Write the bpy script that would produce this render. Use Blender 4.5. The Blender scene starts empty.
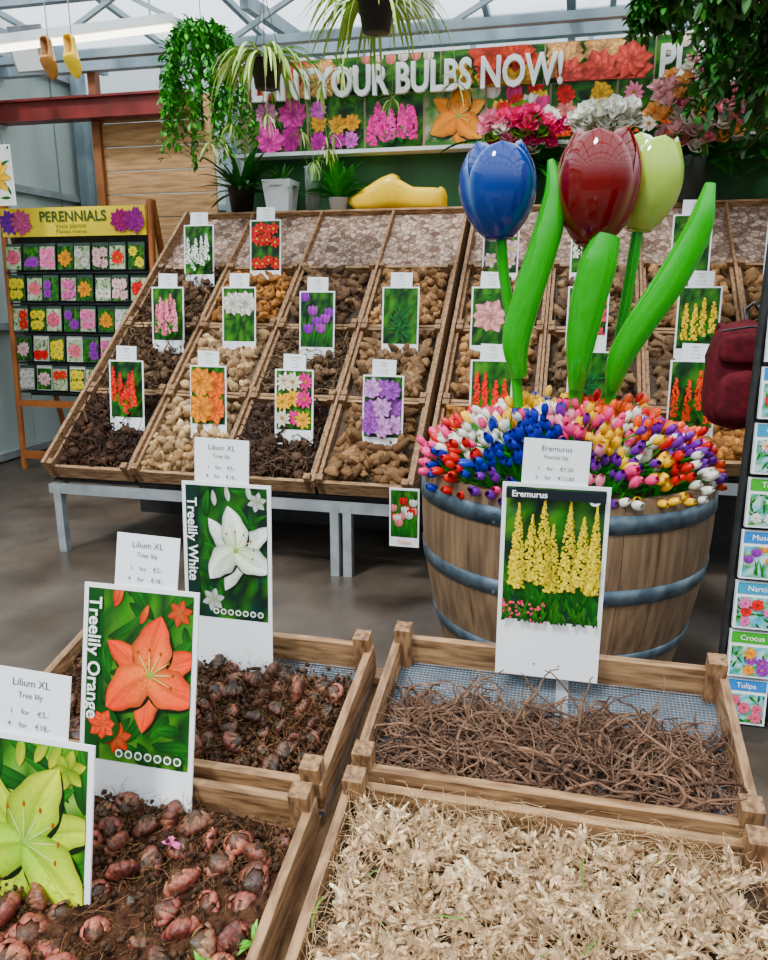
import bpy, math, random
import numpy as np
from mathutils import Vector, Matrix
rng=np.random.default_rng(7); random.seed(7)
R=lambda a=0,b=1:float(rng.uniform(a,b))
def grade(c,p=1.28,s=1.14):
    c=np.clip(np.asarray(c,float),0,1)**p; l=(c@np.array([.25,.6,.15]))[...,None]; return np.clip(l+(c-l)*s,.0015,1)
# ------------------------------------------------------------------ materials
def newmat(name):
    m=bpy.data.materials.new(name); m.use_nodes=True
    nt=m.node_tree; return m,nt,nt.nodes["Principled BSDF"]
def noisemat(name,c1,c2,scale=10,rough=.6,metal=0,bump=0,stretch=(1,1,1),detail=6,coat=0,lo=.35,hi=.65,bscale=None,spec=.5,g=True):
    m,nt,p=newmat(name); N=nt.nodes; Lk=nt.links
    if g: c1=tuple(grade(c1,1.15,1.1)); c2=tuple(grade(c2,1.15,1.1))
    tc=N.new("ShaderNodeTexCoord"); mp=N.new("ShaderNodeMapping"); mp.inputs["Scale"].default_value=stretch
    Lk.new(tc.outputs["Object"],mp.inputs[0])
    n=N.new("ShaderNodeTexNoise"); n.inputs["Scale"].default_value=scale; n.inputs["Detail"].default_value=detail
    Lk.new(mp.outputs[0],n.inputs["Vector"])
    r=N.new("ShaderNodeValToRGB"); r.color_ramp.elements[0].color=(*c1,1); r.color_ramp.elements[1].color=(*c2,1)
    r.color_ramp.elements[0].position=lo; r.color_ramp.elements[1].position=hi
    Lk.new(n.outputs["Fac"],r.inputs[0]); Lk.new(r.outputs[0],p.inputs["Base Color"])
    p.inputs["Roughness"].default_value=rough; p.inputs["Metallic"].default_value=metal
    p.inputs["Coat Weight"].default_value=coat; p.inputs["Specular IOR Level"].default_value=spec
    if bump:
        b=N.new("ShaderNodeBump"); b.inputs["Strength"].default_value=bump; b.inputs["Distance"].default_value=.01
        n2=n
        if bscale:
            n2=N.new("ShaderNodeTexNoise"); n2.inputs["Scale"].default_value=bscale; n2.inputs["Detail"].default_value=8
            Lk.new(mp.outputs[0],n2.inputs["Vector"])
        Lk.new(n2.outputs["Fac"],b.inputs["Height"]); Lk.new(b.outputs[0],p.inputs["Normal"])
    return m
def vcolmat(name,rough=.6,var=.25,scale=60,bump=0,coat=0,spec=.5):
    m,nt,p=newmat(name); N=nt.nodes; Lk=nt.links
    a=N.new("ShaderNodeAttribute"); a.attribute_name="col"
    if var:
        tc=N.new("ShaderNodeTexCoord"); n=N.new("ShaderNodeTexNoise"); n.inputs["Scale"].default_value=scale; n.inputs["Detail"].default_value=5
        Lk.new(tc.outputs["Object"],n.inputs["Vector"])
        mr=N.new("ShaderNodeMapRange"); mr.inputs[1].default_value=.3; mr.inputs[2].default_value=.7
        mr.inputs[3].default_value=1-var; mr.inputs[4].default_value=1+var
        Lk.new(n.outputs["Fac"],mr.inputs[0])
        mx=N.new("ShaderNodeVectorMath"); mx.operation='SCALE'
        Lk.new(a.outputs["Color"],mx.inputs[0]); Lk.new(mr.outputs[0],mx.inputs["Scale"])
        Lk.new(mx.outputs[0],p.inputs["Base Color"])
        if bump:
            b=N.new("ShaderNodeBump"); b.inputs["Strength"].default_value=bump; b.inputs["Distance"].default_value=.005
            Lk.new(n.outputs["Fac"],b.inputs["Height"]); Lk.new(b.outputs[0],p.inputs["Normal"])
    else: Lk.new(a.outputs["Color"],p.inputs["Base Color"])
    p.inputs["Roughness"].default_value=rough; p.inputs["Coat Weight"].default_value=coat
    p.inputs["Specular IOR Level"].default_value=spec
    return m
V_EARTH=vcolmat("root_and_bulb_skin",.75,.4,90,.6,spec=.25)
V_SKIN=vcolmat("lily_bulb_scales",.42,.6,130,.5,spec=.4)
V_PRINT=vcolmat("printed_card",.45,.10,160,spec=.25)
V_GLOSS=vcolmat("gloss_paint",.06,.05,30,coat=.0,spec=.5)
V_LEAF=vcolmat("leaf",.5,.2,30,spec=.35)
V_PLAIN=vcolmat("matte_paint",.5,0,spec=.3)
GR=(V_EARTH,V_SKIN,V_PRINT,V_GLOSS,V_LEAF)
WOOD=noisemat("crate_wood",(.17,.088,.04),(.47,.29,.155),9,.7,bump=.3,stretch=(1.5,9,9))
WOODY=noisemat("crate_wood_side",(.17,.092,.045),(.43,.26,.14),9,.7,bump=.3,stretch=(9,1.5,9))
WOODP=noisemat("post_wood",(.13,.065,.03),(.38,.225,.115),9,.7,bump=.3,stretch=(12,12,2))
BARREL=noisemat("oak_staves",(.085,.05,.028),(.28,.185,.11),4,.6,bump=.5,stretch=(9,9,.8),lo=.25,hi=.75)
HOOP=noisemat("galvanised_hoop",(.07,.10,.13),(.18,.23,.27),14,.45,.6,bump=.2)
STEEL=noisemat("grey_steel",(.28,.30,.31),(.42,.44,.45),8,.5,.3)
STEELB=noisemat("blue_grey_steel",(.22,.28,.32),(.36,.43,.47),4,.5,.2)
WIRE=noisemat("galvanised_wire",(.22,.26,.30),(.38,.43,.48),30,.45,.6)
TRAY=noisemat("grey_backing",(.09,.11,.13),(.15,.18,.21),20,.6)
BLACK=noisemat("black_metal",(.012,.012,.013),(.03,.03,.03),20,.45)
RED=noisemat("red_steel",(.16,.02,.015),(.26,.03,.025),5,.5)
SOIL=noisemat("soil",(.022,.010,.006),(.115,.055,.032),60,.95,bump=1,bscale=140,spec=.1)
GREENW=noisemat("green_wall",(.02,.09,.03),(.04,.16,.05),3,.6)
WHITE=noisemat("white_card",(.84,.86,.88),(.90,.91,.92),4,.5,spec=.2,g=False)
FENCE=noisemat("fence_planks",(.38,.21,.10),(.62,.39,.20),4,.7,bump=.3,stretch=(1,1,10))
PANEL=noisemat("wall_panels",(.38,.44,.42),(.52,.58,.55),2,.5,stretch=(1,1,.3))
def floor_mat():
    m=noisemat("wet_concrete",(.040,.030,.023),(.145,.115,.09),2.2,.5,bump=.2,bscale=25,detail=10,lo=.30,hi=.72)
    nt=m.node_tree;N=nt.nodes;p=N["Principled BSDF"]
    n=N.new("ShaderNodeTexNoise"); n.inputs["Scale"].default_value=1.3; n.inputs["Detail"].default_value=5
    tc=[x for x in N if x.type=='TEX_COORD'][0]; nt.links.new(tc.outputs["Object"],n.inputs["Vector"])
    mr=N.new("ShaderNodeMapRange"); mr.inputs[1].default_value=.42; mr.inputs[2].default_value=.58; mr.inputs[3].default_value=.28; mr.inputs[4].default_value=.8
    nt.links.new(n.outputs["Fac"],mr.inputs[0]); nt.links.new(mr.outputs[0],p.inputs["Roughness"]); return m
FLOOR=floor_mat()
def pebble_mat():
    m,nt,p=newmat("pebble_print"); N=nt.nodes; Lk=nt.links
    tc=N.new("ShaderNodeTexCoord"); v=N.new("ShaderNodeTexVoronoi"); v.inputs["Scale"].default_value=26
    v2=N.new("ShaderNodeTexVoronoi"); v2.feature='DISTANCE_TO_EDGE'; v2.inputs["Scale"].default_value=26
    Lk.new(tc.outputs["Object"],v.inputs["Vector"]); Lk.new(tc.outputs["Object"],v2.inputs["Vector"])
    s=N.new("ShaderNodeSeparateColor"); Lk.new(v.outputs["Color"],s.inputs[0])
    r=N.new("ShaderNodeValToRGB"); r.color_ramp.elements[0].color=(.14,.07,.045,1); r.color_ramp.elements[1].color=(.52,.35,.26,1)
    Lk.new(s.outputs[0],r.inputs[0])
    e=N.new("ShaderNodeMapRange"); e.inputs[1].default_value=0; e.inputs[2].default_value=.15; e.inputs[3].default_value=.3; e.inputs[4].default_value=1
    Lk.new(v2.outputs[0],e.inputs[0])
    mx=N.new("ShaderNodeVectorMath"); mx.operation='SCALE'; Lk.new(r.outputs[0],mx.inputs[0]); Lk.new(e.outputs[0],mx.inputs["Scale"])
    Lk.new(mx.outputs[0],p.inputs["Base Color"]); p.inputs["Roughness"].default_value=.65; p.inputs["Specular IOR Level"].default_value=.2; return m
PEBBLE=pebble_mat()
def emit(name,c,s):
    m=bpy.data.materials.new(name); m.use_nodes=True; nt=m.node_tree; nt.nodes.clear()
    e=nt.nodes.new("ShaderNodeEmission"); o=nt.nodes.new("ShaderNodeOutputMaterial")
    e.inputs[0].default_value=(*c,1); e.inputs[1].default_value=s; nt.links.new(e.outputs[0],o.inputs[0]); return m
TUBE=emit("fluorescent_tube",(1,.90,.72),8)
def glassroof():
    m=bpy.data.materials.new("roof_glass"); m.use_nodes=True; nt=m.node_tree; nt.nodes.clear(); N=nt.nodes
    o=N.new("ShaderNodeOutputMaterial"); mx=N.new("ShaderNodeMixShader"); t=N.new("ShaderNodeBsdfTransparent"); d=N.new("ShaderNodeBsdfTranslucent")
    t.inputs[0].default_value=(.95,.98,1,1); d.inputs[0].default_value=(.9,.95,.97,1); mx.inputs[0].default_value=.22
    nt.links.new(t.outputs[0],mx.inputs[1]); nt.links.new(d.outputs[0],mx.inputs[2]); nt.links.new(mx.outputs[0],o.inputs[0]); return m
ROOFG=glassroof()
VGLASS=newmat("vase_glass"); VG=VGLASS[0]; VGLASS[2].inputs["Transmission Weight"].default_value=.85; VGLASS[2].inputs["Roughness"].default_value=.05; VGLASS[2].inputs["Base Color"].default_value=(.8,.88,.88,1)
# ------------------------------------------------------------------ mesh builder
class B:
    def __init__(s): s.v=[];s.f=[];s.mi=[];s.c=[];s.sm=[];s.n=0;s.mats=[];s.T=Matrix.Identity(4)
    def add(s,v,f,mat,col=(1,1,1),T=None,smooth=False):
        v=np.asarray(v,float).reshape(-1,3); A=np.array(s.T@T if T is not None else s.T)
        v=v@A[:3,:3].T+A[:3,3]
        if mat not in s.mats: s.mats.append(mat)
        k=s.mats.index(mat)
        c=np.ones((len(v),4)); c[:,:3]=np.asarray(col,float)
        if mat in GR: c[:,:3]=grade(c[:,:3])
        if isinstance(f,np.ndarray): fl=(f+s.n).tolist()
        else: fl=[[i+s.n for i in q] for q in f]
        s.v.append(v);s.c.append(c);s.f+=fl;s.mi+=[k]*len(fl);s.sm+=[smooth]*len(fl);s.n+=len(v)
    def box(s,c,d,mat,col=(1,1,1),T=None):
        x,y,z=[q/2 for q in d]
        v=np.array([[a,b,e] for a in(-x,x) for b in(-y,y) for e in(-z,z)])+np.array(c)
        s.add(v,[[0,1,3,2],[4,6,7,5],[0,4,5,1],[2,3,7,6],[0,2,6,4],[1,5,7,3]],mat,col,T)
    def done(s,name,parent=None,bevel=0):
        me=bpy.data.meshes.new(name); me.from_pydata(np.concatenate(s.v).tolist(),[],s.f)
        for m in s.mats: me.materials.append(m)
        me.polygons.foreach_set("material_index",s.mi); me.polygons.foreach_set("use_smooth",s.sm)
        a=me.color_attributes.new("col",'FLOAT_COLOR','POINT'); a.data.foreach_set("color",np.concatenate(s.c).ravel())
        me.update(); o=bpy.data.objects.new(name,me); bpy.context.scene.collection.objects.link(o)
        if parent: o.parent=parent
        if bevel:
            md=o.modifiers.new("bevel",'BEVEL'); md.width=bevel; md.segments=2; md.limit_method='ANGLE'
        return o
def nrm(a): return a/np.maximum(np.linalg.norm(a,axis=-1,keepdims=True),1e-9)
def gridfaces(K,nu,nv,closed=False):
    i=np.arange(nu-1)[:,None]; j=np.arange(nv if closed else nv-1)[None,:]
    j2=(j+1)%nv
    a=i*nv+j; b=i*nv+j2; c=(i+1)*nv+j2; d=(i+1)*nv+j
    q=np.stack([a,b,c,d],-1).reshape(-1,4)
    return (q[None]+(np.arange(K)*nu*nv)[:,None,None]).reshape(-1,4)
def tube(b,pts,rad,mat,col=(1,1,1),seg=10,T=None,sx=1.0,up=None,caps=True):
    pts=np.asarray(pts,float); P=len(pts); rad=np.broadcast_to(np.asarray(rad,float),(P,))
    t=nrm(np.gradient(pts,axis=0)); ref=np.array(up if up is not None else ([0,0,1] if abs(t[0,2])<.9 else [0,1,0]),float)
    n1=nrm(np.cross(t,ref)); n2=np.cross(n1,t); a=np.linspace(0,2*np.pi,seg,endpoint=False)
    sx=np.broadcast_to(np.asarray(sx,float),(P,))
    v=pts[:,None]+rad[:,None,None]*(sx[:,None,None]*np.cos(a)[None,:,None]*n1[:,None]+np.sin(a)[None,:,None]*n2[:,None])
    col=np.asarray(col,float)
    if col.ndim==2: col=np.repeat(col,seg,0)
    b.add(v.reshape(-1,3),gridfaces(1,P,seg,True),mat,col,T,True)
    if caps:
        b.add(v[0],[list(range(seg))],mat,col[:seg] if col.ndim==2 else col,T); b.add(v[-1],[list(range(seg))[::-1]],mat,col[-seg:] if col.ndim==2 else col,T)
def lathe(b,prof,mat,col=(1,1,1),seg=24,T=None):
    prof=np.asarray(prof,float); a=np.linspace(0,2*np.pi,seg,endpoint=False)
    v=np.stack([prof[:,0,None]*np.cos(a),prof[:,0,None]*np.sin(a),np.repeat(prof[:,1,None],seg,1)],-1)
    b.add(v.reshape(-1,3),gridfaces(1,len(prof),seg,True),mat,col,T,True)
def strands(b,P0,D0,L,r,cols,mat,P=7,seg=4,wig=.4,grav=0,clip=None,flat=1.0,taper=.4,bulge=0):
    K=len(P0); L=np.broadcast_to(L,(K,)); r=np.broadcast_to(r,(K,)); step=(L/(P-1))[:,None]
    d=nrm(np.asarray(D0,float)); p=np.array(P0,float); pts=[p.copy()]
    drift=rng.normal(size=(K,3))*wig*.5
    for i in range(P-1):
        d=d+rng.normal(size=(K,3))*wig*.6+drift; d[:,2]=d[:,2]*flat-grav; d=nrm(d); p=p+d*step; pts.append(p.copy())
    pts=np.stack(pts,1)
    if clip is not None: pts=np.clip(pts,clip[0],clip[1])
    t=nrm(np.gradient(pts,axis=1)+1e-6); ref=rng.normal(size=(K,1,3)); n1=nrm(np.cross(t,ref)); n2=np.cross(t,n1)
    a=np.linspace(0,2*np.pi,seg,endpoint=False); pf=np.linspace(1,taper,P)
    if bulge: pf=pf*(1+bulge*np.sin(np.linspace(0,math.pi,P)))
    rr=r[:,None]*pf[None]
    if bulge: rr=rr*(1+rng.uniform(-.2,.2,rr.shape))
    v=pts[:,:,None]+rr[:,:,None,None]*(np.cos(a)[:,None]*n1[:,:,None]+np.sin(a)[:,None]*n2[:,:,None])
    c=np.repeat(np.asarray(cols).reshape(K,3),P*seg,0)
    b.add(v.reshape(-1,3),gridfaces(K,P,seg,True),mat,c,None,True); return pts
def ribbons(b,P0,D0,L,w,cols,mat,P=9,grav=.2,wig=.05,T=None,clip=None):
    K=len(P0); step=(np.broadcast_to(L,(K,))/(P-1))[:,None]; d=nrm(np.asarray(D0,float)); p=np.array(P0,float); pts=[p.copy()]
    for i in range(P-1):
        d=d+rng.normal(size=(K,3))*wig; d[:,2]-=grav; d=nrm(d); p=p+d*step; pts.append(p.copy())
    pts=np.stack(pts,1)
    if clip is not None: pts=np.clip(pts,clip[0],clip[1])
    t=nrm(np.gradient(pts,axis=1)+1e-7); s=nrm(np.cross(t,np.array([0.02,.03,1.0]))+1e-6)
    prof=np.sin(np.linspace(.25,math.pi-.03,P))**.7; ww=np.broadcast_to(w,(K,))[:,None,None]*prof[None,:,None]
    up=np.cross(s,t)*ww*.3
    v=np.stack([pts-s*ww+up,pts,pts+s*ww+up],2); col=np.repeat(np.asarray(cols).reshape(K,1,3),P*3,1).reshape(K,P,3,3).copy()
    col[:,:,1]*=1.25
    b.add(v.reshape(-1,3),gridfaces(K,P,3),mat,col.reshape(-1,3),T,True); return pts
def rrot(K):
    q=nrm(rng.normal(size=(K,4))); w,x,y,z=q.T
    return np.stack([np.stack([1-2*(y*y+z*z),2*(x*y-z*w),2*(x*z+y*w)],-1),np.stack([2*(x*y+z*w),1-2*(x*x+z*z),2*(y*z-x*w)],-1),np.stack([2*(x*z-y*w),2*(y*z+x*w),1-2*(x*x+y*y)],-1)],1)
def dirrot(D):
    z=nrm(D); ref=rng.normal(size=z.shape); x=nrm(np.cross(ref,z)); y=np.cross(z,x); return np.stack([x,y,z],-1)
def inst(b,pv,pf,pos,rot,sc,cols,mat,T=None,pcol=None):
    K=len(pos); sc=np.asarray(sc,float)
    if sc.ndim==1: sc=sc[:,None]*np.ones(3)
    v=np.einsum('kij,knj->kni',rot,pv[None]*sc[:,None])+np.asarray(pos)[:,None]
    f=(pf[None]+(np.arange(K)*len(pv))[:,None,None]).reshape(-1,pf.shape[1])
    c=np.repeat(np.asarray(cols).reshape(K,1,3),len(pv),1)
    if pcol is not None: c=c*pcol[None]
    b.add(v.reshape(-1,3),f,mat,c.reshape(-1,3),T,True)
import bmesh
def ico(sub):
    bm=bmesh.new(); bmesh.ops.create_icosphere(bm,subdivisions=sub,radius=1); bm.verts.ensure_lookup_table()
    v=np.array([x.co[:] for x in bm.verts]); f=np.array([[q.index for q in p.verts] for p in bm.faces]); bm.free(); return v,f
def lumpy(sub,amp,seed,el=1.0,pt=0,fr=1.0):
    v,f=ico(sub); r=np.random.default_rng(seed); d=np.ones(len(v))
    for k in range(9):
        w=r.normal(size=3)*(1.5+k*.8)*fr; d+=amp/(1+k*.25)*np.sin(v@w+r.uniform(0,6))
    v=v*d[:,None]; v[:,2]*=el
    if pt: v[:,2]+=pt*np.clip(1-np.hypot(v[:,0],v[:,1])*1.6,0,1)*np.sign(v[:,2]).clip(0,1)
    return v,f
def shell(prof,H,th0,half,off,nt=8,na=6,p=3,t0=0.0,t1=1.0,flare=0):
    t=np.linspace(t0,t1,nt); s=np.linspace(-1,1,na); u=(t-t0)/(t1-t0)
    hw=half*np.sqrt(np.clip(1-u**p,0,1)); ang=th0+s[None]*hw[:,None]; r=(prof(t)[:,None])*(1+off*(1-.8*s[None]**2)+flare*(u**4)[:,None])
    v=np.stack([r*np.cos(ang),r*np.sin(ang),np.repeat((H*t)[:,None],na,1)],-1)
    return v.reshape(-1,3),gridfaces(1,nt,na)
def merge(parts):
    vs=[];fs=[];n=0
    for v,f in parts: vs.append(v);fs.append(f+n);n+=len(v)
    return np.concatenate(vs),np.concatenate(fs)
def var(col,K,a=.25,h=.06):
    c=np.asarray(col)[None]*(1+rng.uniform(-a,a,(K,1)))+rng.uniform(-h,h,(K,3))*np.asarray(col).mean(); return np.clip(c,.002,1)
def mixc(c1,c2,K,a=.15):
    t=rng.uniform(0,1,(K,1)); return np.clip((np.array(c1)*(1-t)+np.array(c2)*t)*(1+rng.uniform(-a,a,(K,1))),.002,1)
# ------------------------------------------------------------------ text
_tc={}
def textmesh(s,size,ext=0.0,off=0.0,align='CENTER'):
    k=(s,size,ext,off,align)
    if k in _tc: return _tc[k]
    cu=bpy.data.curves.new("t",'FONT'); cu.body=s; cu.size=size; cu.extrude=ext; cu.offset=off; cu.align_x=align; cu.align_y='CENTER'; cu.resolution_u=3
    o=bpy.data.objects.new("t",cu); bpy.context.scene.collection.objects.link(o)
    me=o.to_mesh(); v=np.array([x.co[:] for x in me.vertices]).reshape(-1,3); f=[list(p.vertices) for p in me.polygons]
    o.to_mesh_clear(); bpy.data.objects.remove(o); bpy.data.curves.remove(cu)
    v=np.stack([v[:,0],-v[:,2],v[:,1]],-1); _tc[k]=(v,f); return _tc[k]
def text(b,s,size,x,z,y,col,T=None,rot=0,ext=0,off=0,mat=None,align='CENTER',xs=1.0):
    v,f=textmesh(s,size,ext,off,align)
    M=Matrix.Translation((x,y,z))@Matrix.Rotation(rot,4,'Y')@Matrix.Diagonal((xs,1,1,1))
    b.add(v,f,mat or V_PLAIN,col,(T@M) if T is not None else M)
# ------------------------------------------------------------------ printed pictures
class Pic:
    def __init__(s,b,T,w,h,eps): s.b=b;s.T=T;s.w=w;s.h=h;s.y=-eps*4;s.e=eps
    def put(s,v,f,c):
        v=np.array(v); v[:,0]=np.clip(v[:,0],-s.w/2,s.w/2); v[:,2]=np.clip(v[:,2],-s.h/2,s.h/2); v[:,1]=s.y; s.y-=s.e
        s.b.add(v,f,V_PRINT,np.clip(c,0,1),s.T)
    def bg(s,pal,nx=9,nz=12):
        pal=np.array(pal); c=pal[rng.integers(0,len(pal),(nz+1,nx+1))]; c2=c.copy(); c2[1:]=(c[1:]*.65+c[:-1]*.35); c=c2
        X,Z=np.meshgrid(np.linspace(-s.w/2,s.w/2,nx+1),np.linspace(-s.h/2,s.h/2,nz+1))
        s.put(np.stack([X,X*0,Z],-1).reshape(-1,3),gridfaces(1,nz+1,nx+1),c.reshape(-1,3))
    def petal(s,cx,cz,a,L,W,c0,c1,mid=1.0,n=8,bend=0,p=.8,ruf=0):
        t=np.linspace(0,1,n); wd=W*np.sin(np.pi*np.clip(t,0,1)**p)**.75; wd[0]=W*.15; wd[-1]=0
        if ruf: wd=wd*(1+ruf*np.sin(t*17+cx*99))
        aa=a+bend*t; dx,dz=np.cos(aa),np.sin(aa); px=cx+L*t*dx; pz=cz+L*t*dz; nx,nz=-np.sin(aa),np.cos(aa)
        q=np.array([-1,-.62,-.25,0,.25,.62,1]); V=np.stack([px[:,None]+nx[:,None]*wd[:,None]*q,np.zeros((n,7)),pz[:,None]+nz[:,None]*wd[:,None]*q],-1)
        c=np.array(c0)[None]*(1-t[:,None])+np.array(c1)[None]*t[:,None]; c=np.repeat(c[:,None],7,1)
        c=c*np.array([.62,1.0,1.1,mid,.92,.85,.5])[None,:,None]
        s.put(V.reshape(-1,3),gridfaces(1,n,7),c.reshape(-1,3))
    def disc(s,cx,cz,r,c,n=10,rz=None):
        a=np.linspace(0,2*np.pi,n,endpoint=False); rz=rz or r
        s.put(np.stack([cx+r*np.cos(a),a*0,cz+rz*np.sin(a)],-1),[list(range(n))],np.array([c]*n)*1.0)
    def flower(s,cx,cz,r,n,c0,c1,W=.35,rot=None,mid=1.0,ctr=None,jit=.12,bend=0):
        rot=R(0,6) if rot is None else rot
        for k in range(n):
            s.petal(cx,cz,rot+k*2*math.pi/n+R(-jit,jit),r*R(.85,1.08),r*W,np.array(c0)*R(.75,1.15),np.array(c1)*R(.8,1.1),mid,n=6,bend=bend)
        if ctr: s.disc(cx,cz,r*.2,ctr,8)
GREENS=[(.01,.06,.012),(.03,.16,.02),(.07,.26,.03),(.004,.02,.006),(.015,.08,.025),(.14,.32,.06)]
LGREENS=[(.12,.42,.03),(.28,.60,.06),(.05,.25,.02),(.45,.65,.2)]
DARKS=[(.005,.03,.025),(.01,.06,.05),(.004,.015,.012)]
def picture(b,T,w,h,kind,cols,bgc=GREENS,eps=.00005,n=7):
    p=Pic(b,T,w,h,eps); s=min(w,h)
    p.bg(bgc)
    if kind=='lily':
        c0,c1=cols[0],cols[1]; near=eps<.0001
        ww=cols[4] if len(cols)>4 else 1.0
        for k in range(34 if near else 6): p.petal(R(-w/2,w/2),R(-h/2,h/2),R(0,6.3),s*R(.25,.55),s*R(.03,.08),(.01,.07,.015),(.05,.24,.04),.6,bend=R(-.4,.4))
        if near:
            for (qx,qz,qr) in ((-.30*w,-.36*h,.17*s),(.36*w,.40*h,.14*s)):
                for k in range(6): p.petal(qx,qz,k*1.05+.3,qr,qr*.32,np.array(c0)*.5,np.array(c1)*.6,1.0)
            for k in range(3): p.petal(R(-.4,.4)*w,.30*h+R(0,.15)*h,R(1,2),s*.22,s*.04,np.array(c1)*.6,np.array(c0)*.7,.9)
        cx,cz=w*.05,h*.03
        for off,W in ((0,.17),(math.pi/3,.235)):
            for k in range(3):
                a=off+.45+k*2*math.pi/3+R(-.1,.1); L_=s*R(.56,.64); bd=R(-.35,.35)
                p.petal(cx+s*.012,cz-s*.02,a,L_*1.0,s*W*.86*ww,(.01,.04,.01),(.01,.04,.01),1,n=12,bend=bd,p=.72)
                p.petal(cx,cz,a,L_,s*W*.82*ww,np.array(c0)*R(.85,1.1),np.array(c1)*R(.82,1.1),cols[3] if len(cols)>3 else .75,n=16,bend=bd,p=.70,ruf=.06)
                for q in (-.10,.10): p.petal(cx,cz,a+q,L_*.8,s*.006,np.array(c0)*.8,np.array(c1)*.8,1,n=6,bend=bd)
        p.disc(cx,cz,s*.035,(.25,.45,.08))
        if near and cols[2][0]<.3:
            for k in range(40):
                a=R(0,6.3); q=R(.06,.22)*s; p.disc(cx+q*math.cos(a),cz+q*math.sin(a),s*.005,cols[2],5)
        for k in range(6):
            a=-.4+k*.5; p.petal(cx,cz,a,s*.26,s*.007,(.5,.65,.2),(.8,.75,.4),n=5); p.disc(cx+s*.26*math.cos(a),cz+s*.26*math.sin(a),s*.012,(.35,.12,.02),6,s*.022)
    elif kind=='spikes':
        for k in range(60): p.petal(R(-w/2,w/2),-h*R(.3,.5),math.pi/2+R(-.6,.6),h*R(.15,.4),s*.022,(.01,.07,.012),(.05,.25,.04))
        for (fx,top,ww) in ((-.38,.10,.07),(.0,.16,.08),(.40,.10,.08),(-.22,.22,.085),(.16,.34,.085),(-.36,.30,.085),(-.10,.34,.095),(.30,.24,.085),(.42,.32,.07)):
            z0=-h*R(.18,.26); z=z0
            while z<h*top+.08*h:
                t=(z-z0)/(h*top+.08*h-z0); wd=w*ww*max(.08,(1-t**2.0))
                for q in range(9):
                    u=R(-1,1); sh=R(.6,1.05)-.3*u*(u>0)
                    p.disc(fx*w+u*wd,z+R(-.012,.012)*h,s*.015*(1.2-.6*t),(.96*sh,.78*sh,.02),5)
                z+=h*.016
        for k in range(60): p.disc(R(-w/2,-w*.05),R(-h*.5,-h*.34),s*.016,(R(.5,.8),R(.05,.2),R(.12,.25)),6)
        for k in range(30): p.petal(R(-w/2,w/2),-h*.5,math.pi/2+R(-.7,.7),h*R(.08,.2),s*.018,(.01,.07,.012),(.07,.28,.04))
    elif kind=='plants':
        for k in range(60): p.petal(R(-.12,.12)*w,R(-.3,.1)*h,R(0,6.3),s*R(.2,.42),s*.03,(.01,.07,.02),(.06,.30,.09),.7)
    elif kind=='hyacinth':
        for k in range(n):
            fx=((k+.5)/n-.5+R(-.06,.06))*w*.9; z0=R(-.42,-.2)*h
            for q in range(5): p.petal(fx,z0-.1*h,math.pi/2+R(-.6,.6),h*.3,s*.03,(.02,.14,.02),(.07,.32,.04),n=5)
            c=cols[k%len(cols)]; z=z0; top=z0+h*R(.5,.65)
            while z<top:
                wd=.085*w*(1-((z-z0)/(top-z0))**3)
                for q in range(4): p.disc(fx+R(-1,1)*wd,z,s*.032,np.array(c)*R(.6,1.35),6)
                z+=h*.03
    elif kind=='tulips':
        for k in range(n*2): p.petal(R(-.45,.45)*w,-h*.5,math.pi/2+R(-.3,.3),h*R(.4,.7),s*.035,(.01,.12,.02),(.08,.34,.05),n=5)
        pts=[(((k+.5)/n-.5)*.9,R(-.28,.34)) for k in range(n)]; pts.sort(key=lambda q:-q[1])
        for k in range(n):
            c=np.array(cols[k%len(cols)]); x,z=pts[k][0]*w,pts[k][1]*h
            for a in (-.42,.42,0): p.petal(x,z,math.pi/2+a,s*.30,s*.10,c*.65,c*1.1,n=6)
    else:
        for k in range(14): p.petal(R(-w/2,w/2),R(-h/2,h/2),R(0,6.3),s*R(.2,.35),s*.04,(.01,.09,.01),(.06,.28,.04),n=5)
        g=math.ceil(math.sqrt(n))
        pts=[((i+.5)/g-.5,(j+.5)/g-.5) for i in range(g) for j in range(g)]; random.shuffle(pts)
        if n==1: pts=[(0,0)]
        for k in range(n):
            c=np.array(cols[k%len(cols)]); x,z=pts[k][0]*w*.88+R(-.04,.04)*w,pts[k][1]*h*.88+R(-.04,.04)*h
            r=.52*max(w,h)/g*R(.9,1.15) if g>1 else s*.5
            if kind=='daisy': p.flower(x,z,r,10,c*.8,c*1.1,.22,ctr=(.45,.25,.02))
            elif kind=='double':
                p.disc(x,z,r*.8,c*.4,12)
                p.flower(x,z,r,9,c*.55,c*1.0,.34); p.flower(x,z,r*.74,8,c*.6,c*1.15,.34); p.flower(x,z,r*.5,7,c*.55,c*1.05,.36); p.flower(x,z,r*.27,5,c*.45,c*.8,.4)
            else: p.flower(x,z,r,6,c*.6,c*1.1,.36,ctr=(.7,.55,.08))
    return p
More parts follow.
